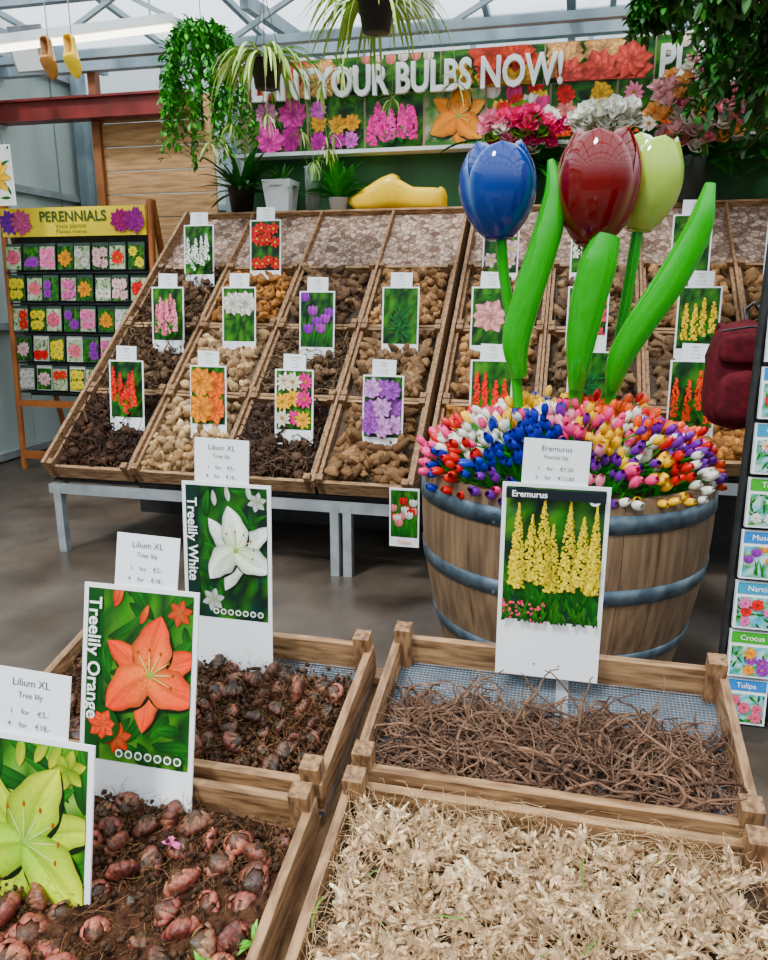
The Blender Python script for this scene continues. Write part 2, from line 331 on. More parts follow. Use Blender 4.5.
def sign(name,base,w,h,lean,kind,cols,bgc=GREENS,n=7,price=True,title=None,lines=None,picfrac=.74,yaw=0,pw=None,ph=None,pdx=0,eps=.00003,icons=False,roll=0,inset=False,pup=.12,head=None):
    b=B(); T=Matrix.Translation(base)@Matrix.Rotation(yaw,4,'Z')@Matrix.Rotation(-lean,4,'X')@Matrix.Rotation(roll,4,'Y'); t=.003
    b.box((0,0,h/2),(w,t,h),WHITE,T=T)
    ph_=h*picfrac; m=w*.04
    TP=T@Matrix.Translation((0,-t/2,h-ph_/2-m*.4))
    if title:
        b.box((-w/2+m+w*.09,-t/2-.0002,h-ph_/2-m*.4),(w*.18,.0004,ph_-m),V_PRINT,(.012,.05,.035) if 'White' in title else (.015,.10,.02),T=T)
        p=picture(b,TP@Matrix.Translation((w*.07,-.0003,0)),w-2*m-w*.14,ph_-m,kind,cols,bgc,eps,n)
    else: p=picture(b,TP,w-2*m,ph_-m,kind,cols,bgc,eps,n)
    y=-t/2-abs(p.y)-.0008
    if title: text(b,title,w*.155,-w*.385,h-ph_*.42,y,(.9,.93,.9),T,rot=math.pi/2,off=w*.0025)
    if head:
        b.box((0,y,h-w*.085),(w-2*m,.0006,w*.10),V_PRINT,(.02,.03,.04),T=T)
        text(b,head,w*.085,-w*.24,h-w*.09,y-.001,(.9,.9,.9),T,off=w*.0015)
        p.disc(w*.36,ph_/2-w*.10,w*.055,(.85,.86,.88),20); p.disc(w*.36,ph_/2-w*.10,w*.03,(.05,.06,.08),16)
    if inset:
        p.w=w; q=(-w*.36,-ph_*.28)
        p.disc(q[0],q[1],w*.15,(.02,.1,.02),24)
        for rr in (1,.72,.45): p.flower(q[0],q[1],w*.13*rr,7,np.array(cols[0])*.6,cols[1],.36)
    if icons:
        for k in range(7): p.disc(-w*.20+k*w*.085,-ph_/2+w*.10,w*.034,(.85,.88,.85),12)
        for k in range(7): p.disc(-w*.20+k*w*.085,-ph_/2+w*.10,w*.022,(.08,.15,.07),8)
    if eps<.0001:
        for q in (-.3,.3): tube(b,[(q*w*.4,-t/2,h*.07),(q*w*.4,-t/2-.001,h*.07)],.0022,STEEL,seg=8,T=T)
    if price:
        pw=pw or w*.6; ph=ph or w*.5
        TB=T@Matrix.Translation((pdx,.003,h-ph*pup))@Matrix.Rotation(math.radians(1.5),4,'Y')
        b.box((0,0,ph/2),(pw,.0012,ph),WHITE,T=TB); b.box((0,.0015,-h*.2),(pw*.2,.001,h*.5),WHITE,T=TB)
        L=lines or ["Tulipa","mix","1  for  2,50","4  for  8,00"]
        for s_,z,sz in zip(L,(.82,.65,.42,.24),(.13,.10,.095,.095)): text(b,s_,ph*sz*1.15,0,ph*z,-.0014,(.05,.05,.06),TB)
    return b.done(name)
# ------------------------------------------------------------------ crates
def crate(name,T,x0,x1,w0,w1,dep=.06,t=.014,post=.03,ph=.028,wires=False,posts=(1,1,1,1),bevel=.0015):
    b=B(); b.T=T; cx=(x0+x1)/2; cw=(w0+w1)/2
    b.box((cx,w0+t/2,-dep/2),(x1-x0,t,dep),WOOD)
    b.box((cx,w1-t/2,-dep/2),(x1-x0,t,dep),WOOD)
    b.box((x0+t/2,cw,-dep/2),(t,w1-w0-2*t,dep),WOODY); b.box((x1-t/2,cw,-dep/2),(t,w1-w0-2*t,dep),WOODY)
    k=0
    for px in (x0+post*.62,x1-post*.62):
        for pw in (w0+post*.5,w1-post*.5-t*.0):
            if posts[k]: b.box((px,pw,(ph-dep)/2),(post,post,ph+dep+.002),WOODP)
            k+=1
    if wires:
        s=.0065; z=-dep+.004
        for i in range(int((x1-x0)/s)): b.box((x0+i*s,cw,z),(.0014,w1-w0,.0014),WIRE)
        for i in range(int((w1-w0)/s)): b.box((cx,w0+i*s,z+.001),(x1-x0,.0014,.0014),WIRE)
        b.box((cx+.02,cw,-dep+.007),(.022,w1-w0,.002),STEEL)
        b.box((cx,cw,-dep-.006),(x1-x0,w1-w0,.004),TRAY)
    else: b.box((cx,cw,-dep-.002),(x1-x0,w1-w0,.006),WOOD)
    return b.done(name,bevel=bevel)
def soilbed(b,x0,x1,w0,w1,z,amp,nx=40,nw=30,mat=SOIL,edge=None,fr=25):
    X,W=np.meshgrid(np.linspace(x0,x1,nx),np.linspace(w0,w1,nw)); Z=np.full_like(X,z)
    for k in range(9):
        a=rng.normal(size=2)*fr*(.3+k*.25); Z+=amp/(1+k*.4)*np.sin(X*a[0]+W*a[1]+R(0,6))
    Z+=rng.normal(size=X.shape)*amp*.12
    if edge: Z-=edge*np.clip((W-(w1-.06))/.06,0,1)**2
    b.add(np.stack([X,W,Z],-1).reshape(-1,3),gridfaces(1,nw,nx),mat,(.1,.06,.04),None,True)
def bulbproto(seed):
    r=np.random.default_rng(seed); prof=lambda t: np.sin(np.pi*np.clip(t,0.02,.985)**.72)**.75
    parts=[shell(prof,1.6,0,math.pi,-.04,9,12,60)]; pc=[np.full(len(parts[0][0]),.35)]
    for k in range(14):
        v,f=shell(prof,1.6*r.uniform(.85,1.05),k*2.4+r.uniform(-.2,.2),r.uniform(.34,.58),.16+.05*(k%3),9,6,2.6,0.02,r.uniform(.55,.93),flare=r.uniform(.0,.30))
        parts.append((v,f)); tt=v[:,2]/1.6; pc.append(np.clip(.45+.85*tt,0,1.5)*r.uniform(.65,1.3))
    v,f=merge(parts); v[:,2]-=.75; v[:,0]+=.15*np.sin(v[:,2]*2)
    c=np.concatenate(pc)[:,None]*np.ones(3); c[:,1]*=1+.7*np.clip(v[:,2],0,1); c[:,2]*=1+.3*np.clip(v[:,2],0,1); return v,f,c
def claw(seed):
    # dried tuberous crown: wrinkled lumpy body with fat tapering finger tubers and papery scales
    r=np.random.default_rng(seed); v0,f0=lumpy(2,.16,seed+90,1.0,0,1.7); v0=v0*[1,1,.8]; q0=np.concatenate([f0,f0[:,2:3]],1)
    vs=[v0];fs=[q0];cs=[np.full(len(v0),.75)];n=len(v0)
    for k in range(11):
        d=nrm(r.normal(size=3)*[1,1,.7]); L=r.uniform(1.3,2.6); rad=r.uniform(.28,.48); P=8;S=7; p=d*.4; pts=[p]
        dd=d.copy(); dr=r.normal(size=3)*.16
        for i in range(P-1): dd=nrm(dd+dr+r.normal(size=3)*.10); p=p+dd*L/(P-1); pts.append(p)
        pts=np.array(pts); t=nrm(np.gradient(pts,axis=0)); n1=nrm(np.cross(t,r.normal(size=3))); n2=np.cross(t,n1); a=np.linspace(0,2*np.pi,S,endpoint=False)
        pr=rad*(.75+.5*np.sin(np.linspace(.2,2.6,P)))*np.linspace(1,.25,P); wr=1+.18*r.normal(size=(P,S))
        v=pts[:,None]+(pr[:,None]*wr)[:,:,None]*(np.cos(a)[None,:,None]*n1[:,None]+np.sin(a)[None,:,None]*n2[:,None])
        vs.append(v.reshape(-1,3)); fs.append(gridfaces(1,P,S,True)+n); cs.append((np.repeat(np.linspace(.8,1.15,P)[:,None],S,1)*(wr**2)*r.uniform(.75,1.15)).ravel()); n+=P*S
    return np.concatenate(vs),np.concatenate(fs),np.concatenate(cs)[:,None]*np.ones(3)
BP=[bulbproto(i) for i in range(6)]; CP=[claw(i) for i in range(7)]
LP=[lumpy(2,.12,i,1.25,.6) for i in range(5)]
FP=[lumpy(2,.16,i+20,2.3,0) for i in range(4)]
SL=math.atan(.232); TF=Matrix.Translation((0,1,.75))@Matrix.Rotation(SL,4,'X'); cs=math.cos(SL)
wl=lambda y:(y-1)/cs
cA=crate("wooden_bulb_crate",TF,-.285,.300,wl(.58),wl(.945),wires=True)
b=B(); b.T=TF; x0,x1,w0,w1=-.27,.285,wl(.595),wl(.93)
soilbed(b,x0,x1,w0,w1,-.030,.005,60,40,noisemat("dry_chaff",(.03,.017,.010),(.16,.10,.06),80,.95,bump=1,bscale=170))
def scat(K,x0,x1,w0,w1,z,zs): return np.stack([rng.uniform(x0,x1,K),rng.uniform(w0,w1,K),rng.normal(z,zs,K)],-1)
CL=((x0+.001,w0+.001,-.05),(x1-.001,w1-.001,.03))
g=[]; tries=0
while len(g)<330 and tries<9000:
    tries+=1; q=(R(x0+.022,x1-.022),R(w0+.02,w1-.024))
    if all((q[0]-a)**2+(q[1]-c)**2>.0185**2 for a,c in g): g.append(q)
g=np.array(g); G0=np.c_[g,rng.normal(-.012,.006,len(g))]
for i,(pv,pf,pcc) in enumerate(CP):
    P=G0[i::7]; K=len(P); cc=mixc((.80,.62,.43),(.40,.27,.17),K,.2)
    inst(b,pv,pf,P,rrot(K),np.stack([rng.uniform(.0085,.0135,K),rng.uniform(.0085,.0135,K),rng.uniform(.007,.010,K)],-1),cc,V_EARTH,pcol=pcc)
    Q=np.repeat(P,3,0); D=nrm(rng.normal(size=Q.shape)*[1,1,.6]+[0,0,.25])
    ribbons(b,Q+D*.008,rng.normal(size=Q.shape)*[1,1,.5]+D*.5,rng.uniform(.010,.020,len(Q)),rng.uniform(.002,.0045,len(Q)),mixc((.78,.62,.44),(.42,.28,.17),len(Q)),V_EARTH,6,.12,.35,clip=CL)
    Q=np.repeat(P,9,0); strands(b,Q,rng.normal(size=Q.shape)*[1,1,.6]+[0,0,.2],rng.uniform(.02,.06,len(Q)),.00055,mixc((.74,.56,.36),(.34,.21,.12),len(Q)),V_EARTH,7,3,.5,.08,CL)
for (K,r,L,c1,c2,wg) in ((700,.0006,(.02,.07),(.72,.54,.34),(.28,.18,.10),.5),(650,.0004,(.05,.14),(.82,.66,.45),(.42,.28,.16),.3)):
    D=rng.normal(size=(K,3)); D[:,2]=np.abs(D[:,2])*.5
    strands(b,scat(K,x0,x1,w0,w1,-.004,.008),D,rng.uniform(*L,K),r,mixc(c1,c2,K),V_EARTH,8,3,wg,.05,CL)
K=14; ribbons(b,scat(K,x0,x1,w0,w1,.0,.004),rng.normal(size=(K,3))*[1,1,.3],.05,.0012,var((.14,.26,.05),K),V_LEAF,6,.1,.2,clip=CL)
b.done("dried_root_pile",cA)
cB=crate("wooden_bulb_crate",TF,-.285,.300,wl(.965),wl(1.285),wires=True)
b=B(); b.T=TF; w0,w1=wl(.98),wl(1.17)
K=950; pos=scat(K,-.25,.27,w0,w1,0,.0); q=(pos[:,1]-w0)/(w1-w0); pos[:,2]=-.050+rng.uniform(0,1,K)*.060*(1-q**2)*(1-.5*np.abs(pos[:,0])/.28)
D=rng.normal(size=(K,3))*[1,.7,.25]
strands(b,pos,D,rng.uniform(.05,.15,K),rng.uniform(.0014,.0038,K),mixc((.29,.18,.125),(.085,.048,.034),K),V_EARTH,10,5,.36,.02,((-.268,w0,-.052),(.283,wl(1.2),.03)),.7,.35)
K=600; pos=scat(K,-.25,.27,w0,w1,-.018,.012)
strands(b,pos,rng.normal(size=(K,3))*[1,.8,.4],rng.uniform(.03,.09,K),.0006,mixc((.48,.33,.24),(.16,.1,.07),K),V_EARTH,7,3,.5,.02,((-.268,w0,-.052),(.283,wl(1.22),.03)))
b.done("foxtail_lily_root_pile",cB)
def lilypile(nm,par,x0,x1,w0,w1,K,z,wtop,cols,seedr,rmin,rmax,gap):
    b=B(); b.T=TF; soilbed(b,x0,x1,w0,wtop,z,.008,110,80,edge=.03)
    g=[]; tries=0
    while len(g)<K and tries<6000:
        tries+=1; q=(R(x0+.025,x1-.025),R(w0+.02,wtop-.035))
        if all((q[0]-a)**2+(q[1]-c)**2>gap**2 for a,c in g): g.append(q)
    g=np.array(g); K=len(g); pos=np.c_[g,rng.normal(z+.007,.006,K)]
    for i in range(6):
        s=slice(i,None,6); k=len(pos[s]); D=rng.normal(size=(k,3)); D[:,2]=np.abs(D[:,2])*.9+.1
        rr=rng.uniform(rmin,rmax,k)
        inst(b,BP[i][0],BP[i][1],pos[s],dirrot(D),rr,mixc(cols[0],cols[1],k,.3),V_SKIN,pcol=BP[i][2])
        Q=np.repeat(pos[s]-nrm(D)*rr[:,None]*.7,16,0); DD=-np.repeat(nrm(D),16,0)+rng.normal(size=Q.shape)*.6
        strands(b,Q,DD,rng.uniform(.02,.05,len(Q)),.0008,mixc((.36,.20,.11),(.12,.06,.03),len(Q)),V_EARTH,6,3,.4,-.02,((x0,w0,z-.01),(x1,w1,.03)))
    K2=1500; strands(b,scat(K2,x0,x1,w0,wtop-.01,z+.008,.006),rng.normal(size=(K2,3))*[1,1,.4],rng.uniform(.012,.06,K2),.0005,mixc((.36,.22,.12),(.10,.05,.03),K2),V_EARTH,7,3,.5,.03,((x0,w0,z-.02),(x1,w1,.03)))
    K3=2200; inst(b,*lumpy(1,.25,3),scat(K3,x0+.006,x1-.006,w0+.006,wtop-.02,z+.006,.008),rrot(K3),rng.uniform(.0012,.0055,K3)**1.0,mixc((.13,.07,.04),(.045,.025,.015),K3),V_EARTH)
    if seedr:
        for (sx,sw) in ((-.335,wl(.70)),(-.385,wl(.66))):
            K4=7; P=np.repeat([[sx,sw,z+.01]],K4,0); ribbons(b,P,rng.normal(size=(K4,3))*[.6,.6,.2]+[0,0,1],rng.uniform(.02,.03,K4),.003,var((.16,.45,.03),K4),V_LEAF,6,.25,.1)
        K5=5; ribbons(b,np.repeat([[-.50,wl(.80),z+.022]],K5,0),rng.normal(size=(K5,3))+[0,0,.8],.014,.004,var((.85,.2,.5),K5),V_LEAF,5,.2,.1)
    b.done(nm,par)
cC=crate("wooden_bulb_crate",TF,-.905,-.318,wl(.58),wl(.905),wires=False)
lilypile("lily_bulb_pile",cC,-.89,-.333,wl(.595),wl(.89),120,-.030,wl(.888),((.38,.12,.095),(.22,.105,.065)),True,.0135,.0235,.034)
cD=crate("wooden_bulb_crate",TF,-.905,-.318,wl(.925),wl(1.25),wires=True)
lilypile("lily_bulb_pile",cD,-.89,-.333,wl(.94),wl(1.235),110,-.028,wl(1.20),((.27,.10,.07),(.14,.07,.045)),False,.010,.018,.030)
b=B(); b.T=TF
for w in (wl(.62),wl(1.25)): b.box((-.3,w,-.083),(1.25,.03,.02),WOOD)
for x in (-.9,-.32,.28): b.box((x,wl(.93),-.108),(.03,.72,.02),WOODY)
b.T=Matrix.Identity(4)
for x in (-.88,-.31,.27):
    b.box((x,.66,.275),(.04,.04,.55),WOODP); b.box((x,1.22,.33),(.04,.04,.66),WOODP)
b.done("display_stand")
# ------------------------------------------------------------------ foreground signs
LL=["Lilium XL","Tree lily","1    for    €5,-","4    for    €18,-"]
sign("bulb_sign",(-.580,1.175,.750),.172,.365,math.radians(4),'lily',[(.72,.84,.58),(.95,.96,.96),(.75,.4,.05),.84],DARKS+DARKS+GREENS[:3],title="Treelily White",lines=LL,pw=.105,ph=.090,pdx=-.01,icons=True,picfrac=.70)
sign("bulb_sign",(-.604,.872,.672),.192,.350,math.radians(12),'lily',[(.95,.30,.12),(.95,.11,.075),(.20,.03,.01),.75,1.12],GREENS,title="Treelily Orange",lines=LL,pw=.105,ph=.090,pdx=.005,icons=True,picfrac=.78,inset=True)
sign("bulb_sign",(-.682,.69,.562),.222,.315,math.radians(12),'lily',[(.34,.58,.03),(.84,.90,.12),(.5,.3,.03),.7,1.0],LGREENS+GREENS,lines=LL,pw=.12,ph=.10,pdx=.008,picfrac=.95)
sign("bulb_sign",(-.003,1.232,.787),.176,.350,math.radians(1),'spikes',[(1,1,1)],GREENS+[(.02,.05,.08),(.02,.04,.06)],lines=["Eremurus","Foxtail lily","1    for    €7,50","2    for    €12,50"],pw=.108,ph=.085,pdx=-.004,picfrac=.70,eps=.000004,head="Eremurus")
# ------------------------------------------------------------------ barrel of wooden tulips
bx,by=.02,3.05
b=B(); b.T=Matrix.Translation((bx,by,0)); NS=26
zs=np.linspace(0,.77,12); rb=lambda z:.475+.10*np.sin(np.clip(z/.77,0,1)*math.pi*.62)
for k in range(NS):
    a=np.linspace(k*2*math.pi/NS+.0018,(k+1)*2*math.pi/NS-.0018,4)
    ro=rb(zs)[:,None]; v=np.stack([ro*np.cos(a),ro*np.sin(a),np.repeat(zs[:,None],4,1)],-1)
    b.add(v.reshape(-1,3),gridfaces(1,12,4),BARREL,smooth=False)
    a2=a; top=np.concatenate([np.stack([rb(.77)*np.cos(a2),rb(.77)*np.sin(a2),a2*0+.77],-1),np.stack([(rb(.77)-.028)*np.cos(a2),(rb(.77)-.028)*np.sin(a2),a2*0+.77],-1)])
    b.add(top,gridfaces(1,2,4)[:,::-1],BARREL)
lathe(b,[(rb(z)-.003,z) for z in zs],BLACK,seg=52); lathe(b,[(rb(.77)-.028,.77),(.48,.60),(0,.60)],BARREL,seg=52)
for z0,z1 in ((.655,.72),(.39,.45),(.13,.18)):
    lathe(b,[(rb(z0)+.001,z0),(rb(z0)+.006,z0),(rb(z1)+.006,z1),(rb(z1)+.001,z1)],HOOP,seg=64)
    for dz in (.012,.04): tube(b,[(rb(z0)*math.cos(4.3),rb(z0)*math.sin(4.3)-.004,z0+dz),(rb(z0)*math.cos(4.3),rb(z0)*math.sin(4.3)-.012,z0+dz)],.006,HOOP,seg=8)
b.done("wine_barrel_planter")
def tulipproto(nt=6,na=5,half=1.15):
    prof=lambda t: np.sin(np.pi*(.04+.84*t))**.7
    return merge([shell(prof,3.1,k*2*math.pi/3,half,.10,nt,na,3.2) for k in range(3)]+[shell(prof,2.95,math.pi/3+k*2*math.pi/3,half,0,nt,na,3.2) for k in range(3)])
TPv,TPf=tulipproto()
b=B(); b.T=Matrix.Translation((bx,by,0))
K=1000; i=np.arange(K)+.5; ph=i*2.39996; rr=.565*np.sqrt(i/K); az=ph+rng.normal(0,.06,K)
hz=.80+.155*(1-(rr/.565)**2)+rng.normal(0,.028,K)-.03*(rr>.52)
pos=np.stack([rr*np.cos(az),rr*np.sin(az),hz],-1)
D=np.stack([np.cos(az)*rr*1.5,np.sin(az)*rr*1.5,1-.75*(rr/.565)**3],-1)+rng.normal(size=(K,3))*.2
RED_,WHT,PNK,BLU,PUR,YEL,ORG,LIM=(.65,.01,.015),(.85,.83,.75),(.85,.12,.30),(.01,.045,.38),(.22,.04,.38),(.92,.60,.01),(.85,.18,.01),(.35,.6,.08)
def pick(px,py):
    a=math.degrees(math.atan2(py,px))%360
    if a>150 and a<205: L=[RED_,WHT,PNK,YEL,RED_]
    elif a>=205 and a<232: L=[RED_,PNK,WHT,BLU,BLU]
    elif a>=232 and a<264: L=[BLU,BLU,BLU,(.01,.06,.45),PUR,PNK]
    elif a>=264 and a<285: L=[PNK,WHT,(.9,.4,.5),PUR]
    elif a>=285 and a<318: L=[YEL,PUR,WHT,YEL,PNK]
    elif a>=318 or a<20: L=[ORG,RED_,PUR,ORG,PNK,WHT]
    elif a<80: L=[RED_,YEL,ORG]
    else: L=[YEL,RED_,YEL,BLU]
    return L[int(R(0,len(L)-.001))]
seeds=[]
for k in range(95):
    q=math.sqrt((k+.5)/95)*.565; a=k*2.39996+.4; seeds.append((q*math.cos(a),q*math.sin(a)))
sc_=np.array([pick(*s) for s in seeds]); S=np.array(seeds)
idx=np.argmin(((pos[:,None,:2]-S[None]+rng.normal(size=(K,1,2))*.012)**2).sum(-1),1); cols=sc_[idx]
msk=rng.uniform(size=K)<.12; cols[msk]=np.array([pick(*p[:2]) for p in pos[msk]])
Rm=dirrot(D); sc=rng.uniform(.9,1.1,K)[:,None]*np.array([.0150,.0150,.0190])
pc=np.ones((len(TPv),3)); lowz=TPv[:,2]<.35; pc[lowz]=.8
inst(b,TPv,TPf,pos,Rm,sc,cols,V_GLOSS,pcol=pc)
strands(b,pos+Rm[:,:,2]*.004,-Rm[:,:,2],.16,.004,var((.03,.36,.05),K),V_GLOSS,4,5,.03,0,None,1,.9)
K=700; az=rng.uniform(0,6.28,K); rr=.52*np.sqrt(rng.uniform(0,1,K)); P=np.stack([rr*np.cos(az),rr*np.sin(az),.73+.14*(1-(rr/.57)**2)],-1)
ribbons(b,P,np.stack([np.cos(az)*rr*1.5,np.sin(az)*rr*1.5,np.ones(K)],-1)+rng.normal(size=(K,3))*.2,rng.uniform(.07,.11,K),.010,var((.02,.30,.04),K),V_GLOSS,6,.05,.03)
b.done("wooden_tulip_bunches")
def giant(name,head,Rh,Hh,stem,base_r,leaf,cols,rot=0,tilt=(0,0)):
    b=B(); hx,hy,hz=head
    prof=lambda t: Rh*np.sin(np.pi*(.04+.78*t))**.60
    TH=Matrix.Translation((hx,hy,hz))@Matrix.Rotation(tilt[0],4,'Y')@Matrix.Rotation(tilt[1],4,'X')
    for lay in (0,1):
        for k in range(3):
            v,f=shell(prof if lay==0 else (lambda t:prof(t)*.955),Hh*(.97 if lay==0 else 1.0),rot+lay*math.pi/3+k*2*math.pi/3,1.10,.085 if lay==0 else .03,26,19,5)
            t=v[:,2]/Hh; ang=np.arctan2(v[:,1],v[:,0])-(rot+lay*math.pi/3+k*2*math.pi/3); ang=np.abs((ang+math.pi)%(2*math.pi)-math.pi)
            m=np.clip(1-t*cols[3]-ang*.25,0,1)[:,None]**1.4
            hwt=1.10*np.sqrt(np.clip(1-(t/.97)**5,0,1)); e=(np.clip((ang/np.maximum(hwt,.05)-.82)/.18,0,1)*np.clip(t*2.5,0,1)*cols[4])[:,None]
            c=np.array(cols[0])*(1-m)+np.array(cols[1])*m; c=c*(1-e)+np.array(cols[2])*e
            b.add(v,f,V_GLOSS,c,TH,True)
    lathe(b,[(0,-.004),(Rh*.25,-.002),(Rh*.42,Hh*.02)],V_GLOSS,cols[1],20,TH)
    tube(b,np.array(stem),base_r,V_GLOSS,(.012,.40,.04),14)
    for pts,wd,th,up in leaf:
        pts=np.array(pts); n=30; q=np.linspace(0,len(pts)-1,n)
        P=np.stack([np.interp(q,range(len(pts)),pts[:,i]) for i in range(3)],-1)
        for _ in range(4): P[1:-1]=(P[:-2]+2*P[1:-1]+P[2:])/4
        w=np.interp(q,range(len(wd)),wd)
        for _ in range(4): w[1:-1]=(w[:-2]+2*w[1:-1]+w[2:])/4
        tt=np.full(n,th)*np.clip(w/max(wd)*1.6,.15,1)
        tube(b,P,tt,V_GLOSS,(.012,.46,.04),22,sx=w/tt,up=up)
    return b.done(name)
UPY=(0,-1,0.001)
giant("giant_wooden_tulip",(-.272,3.02,1.635),.137,.345,[(-.165,3.05,.78),(-.175,3.05,1.0),(-.21,3.04,1.3),(-.25,3.03,1.5),(-.27,3.02,1.67)],.021,
  [([(-.175,3.04,1.12),(-.20,3.0,1.25),(-.15,2.97,1.45),(-.09,2.97,1.65),(-.068,2.99,1.80),(-.095,3.0,1.91)],[.03,.056,.056,.055,.042,.012],.042,UPY)],[(.005,.075,.30),(.006,.08,.30),(.45,.58,.70),1.2,.45],rot=-1.3,tilt=(-.06,0))
giant("giant_wooden_tulip",(.066,3.0,1.605),.145,.400,[(.045,3.05,.78),(.045,3.05,1.1),(.055,3.02,1.4),(.065,3.0,1.65)],.027,
  [([(.045,3.03,1.08),(.05,2.98,1.25),(.07,2.95,1.42),(.095,2.94,1.54),(.12,2.95,1.64)],[.03,.055,.066,.068,.05],.050,UPY)],[(.22,.003,.018),(.18,.002,.010),(.60,.42,.40),1.0,.40],rot=-1.75,tilt=(.05,0))
giant("giant_wooden_tulip",(.243,3.16,1.665),.126,.340,[(.17,3.12,.78),(.18,3.12,1.0),(.20,3.13,1.25),(.225,3.15,1.5),(.242,3.16,1.70)],.022,
  [([(.185,3.08,1.08),(.20,3.03,1.20),(.265,3.0,1.33),(.355,2.98,1.48),(.435,2.97,1.66),(.455,2.97,1.81)],[.03,.05,.055,.058,.050,.018],.042,UPY)],[(.42,.56,.12),(.55,.64,.24),(.85,.87,.76),.9,.95],rot=-1.2,tilt=(.08,0))
# ------------------------------------------------------------------ back displays
SB=math.atan(.8); cb=math.cos(SB); TBk=Matrix.Translation((0,3.5,.5))@Matrix.Rotation(SB,4,'X'); wb=lambda y:(y-3.5)/cb
def bigpile(nm,par,x0,x1,w0,w1,kind,c1,c2):
    b=B(); b.T=TBk
    soilbed(b,x0,x1,w0,w1,-.045,.01,20,20,V_EARTH,fr=8)
    b.c[-1][:,:3]=np.array(c2)*.4
    if kind=='bulbs':
        K=64
        for pv,pf in LP: inst(b,pv,pf,scat(K,x0+.03,x1-.03,w0+.03,w1-.03,-.022,.020),rrot(K),rng.uniform(.014,.030,K),mixc(c1,c2,K,.4),V_EARTH)
    elif kind=='tubers':
        K=36
        for pv,pf in FP: inst(b,pv,pf,scat(K,x0+.04,x1-.04,w0+.04,w1-.04,-.022,.018),rrot(K),rng.uniform(.016,.028,K),mixc(c1,c2,K,.35),V_EARTH)
        K=60; inst(b,*LP[1],scat(K,x0+.04,x1-.04,w0+.04,w1-.04,-.02,.012),rrot(K),rng.uniform(.018,.028,K),mixc(c1,c2,K),V_EARTH)
    else:
        K=620; P=scat(K,x0+.02,x1-.02,w0+.02,w1-.02,-.03,.028); strands(b,P,rng.normal(size=(K,3))*[1,1,.6],rng.uniform(.05,.16,K),rng.uniform(.003,.008,K),mixc(c1,c2,K,.3),V_EARTH,7,4,.45,.02,((x0,w0,-.07),(x1,w1,.05)))
        K=110; inst(b,*LP[2],scat(K,x0+.04,x1-.04,w0+.04,w1-.04,-.02,.016),rrot(K),rng.uniform(.014,.026,K),mixc(c1,c2,K),V_EARTH)
    K=260; strands(b,scat(K,x0+.03,x1-.03,w0+.03,w1-.03,.0,.012),rng.normal(size=(K,3))*[1,1,.4],rng.uniform(.02,.06,K),.0012,mixc(np.array(c1)*1.1,c2,K),V_EARTH,5,3,.5,.02,((x0,w0,-.07),(x1,w1,.05)))
    b.done(nm,par)
TAN=((.44,.27,.145),(.18,.10,.05)); LT=((.66,.49,.30),(.30,.19,.10)); DK=((.13,.07,.042),(.045,.023,.014)); GB=((.22,.145,.09),(.085,.05,.03)); OR=((.48,.24,.09),(.20,.10,.04))
colsx=[-2.77,-2.25,-1.73,-1.21,-.70]; rowsy=[3.5,3.96,4.42,4.88]
G={(0,0):('roots',*DK),(1,0):('bulbs',*LT),(2,0):('roots',(.15,.09,.058),(.055,.032,.022)),(3,0):('tubers',(.34,.21,.115),(.15,.085,.045)),
   (0,1):('roots',*GB),(1,1):('bulbs',(.58,.42,.26),(.24,.15,.085)),(2,1):('roots',(.28,.19,.12),(.12,.075,.045)),(3,1):('tubers',(.34,.22,.13),(.15,.09,.05)),
   (0,2):('roots',*GB),(1,2):('bulbs',*OR),(2,2):('tubers',(.24,.15,.09),(.10,.06,.035)),(3,2):('bulbs',*TAN)}
for c in range(4):
    for r in range(3):
        cr=crate("wooden_bulb_crate",TBk,colsx[c]+.012,colsx[c+1]-.012,wb(rowsy[r])+.004,wb(rowsy[r+1])-.004,.09,.018,.035,.03,bevel=0)
        k,c1,c2=G[(c,r)]; bigpile("flower_bulb_pile",cr,colsx[c]+.03,colsx[c+1]-.03,wb(rowsy[r])+.02,wb(rowsy[r+1])-.02,k,c1,c2)
cols2=[-.64,-.12,.40,.92,1.44,1.96]; rows2=[3.70,3.96,4.42,4.88]
for c in range(5):
    for r in range(3):
        cr=crate("wooden_bulb_crate",TBk,cols2[c]+.012,cols2[c+1]-.012,wb(rows2[r])+.004,wb(rows2[r+1])-.004,.09,.018,.035,.03,bevel=0)
        k,c1,c2=random.choice([('tubers',(.3,.2,.12),(.13,.08,.05)),('bulbs',*TAN),('bulbs',*OR),('tubers',*TAN)])
        bigpile("flower_bulb_pile",cr,cols2[c]+.03,cols2[c+1]-.03,wb(rows2[r])+.02,wb(rows2[r+1])-.02,k,c1,c2)
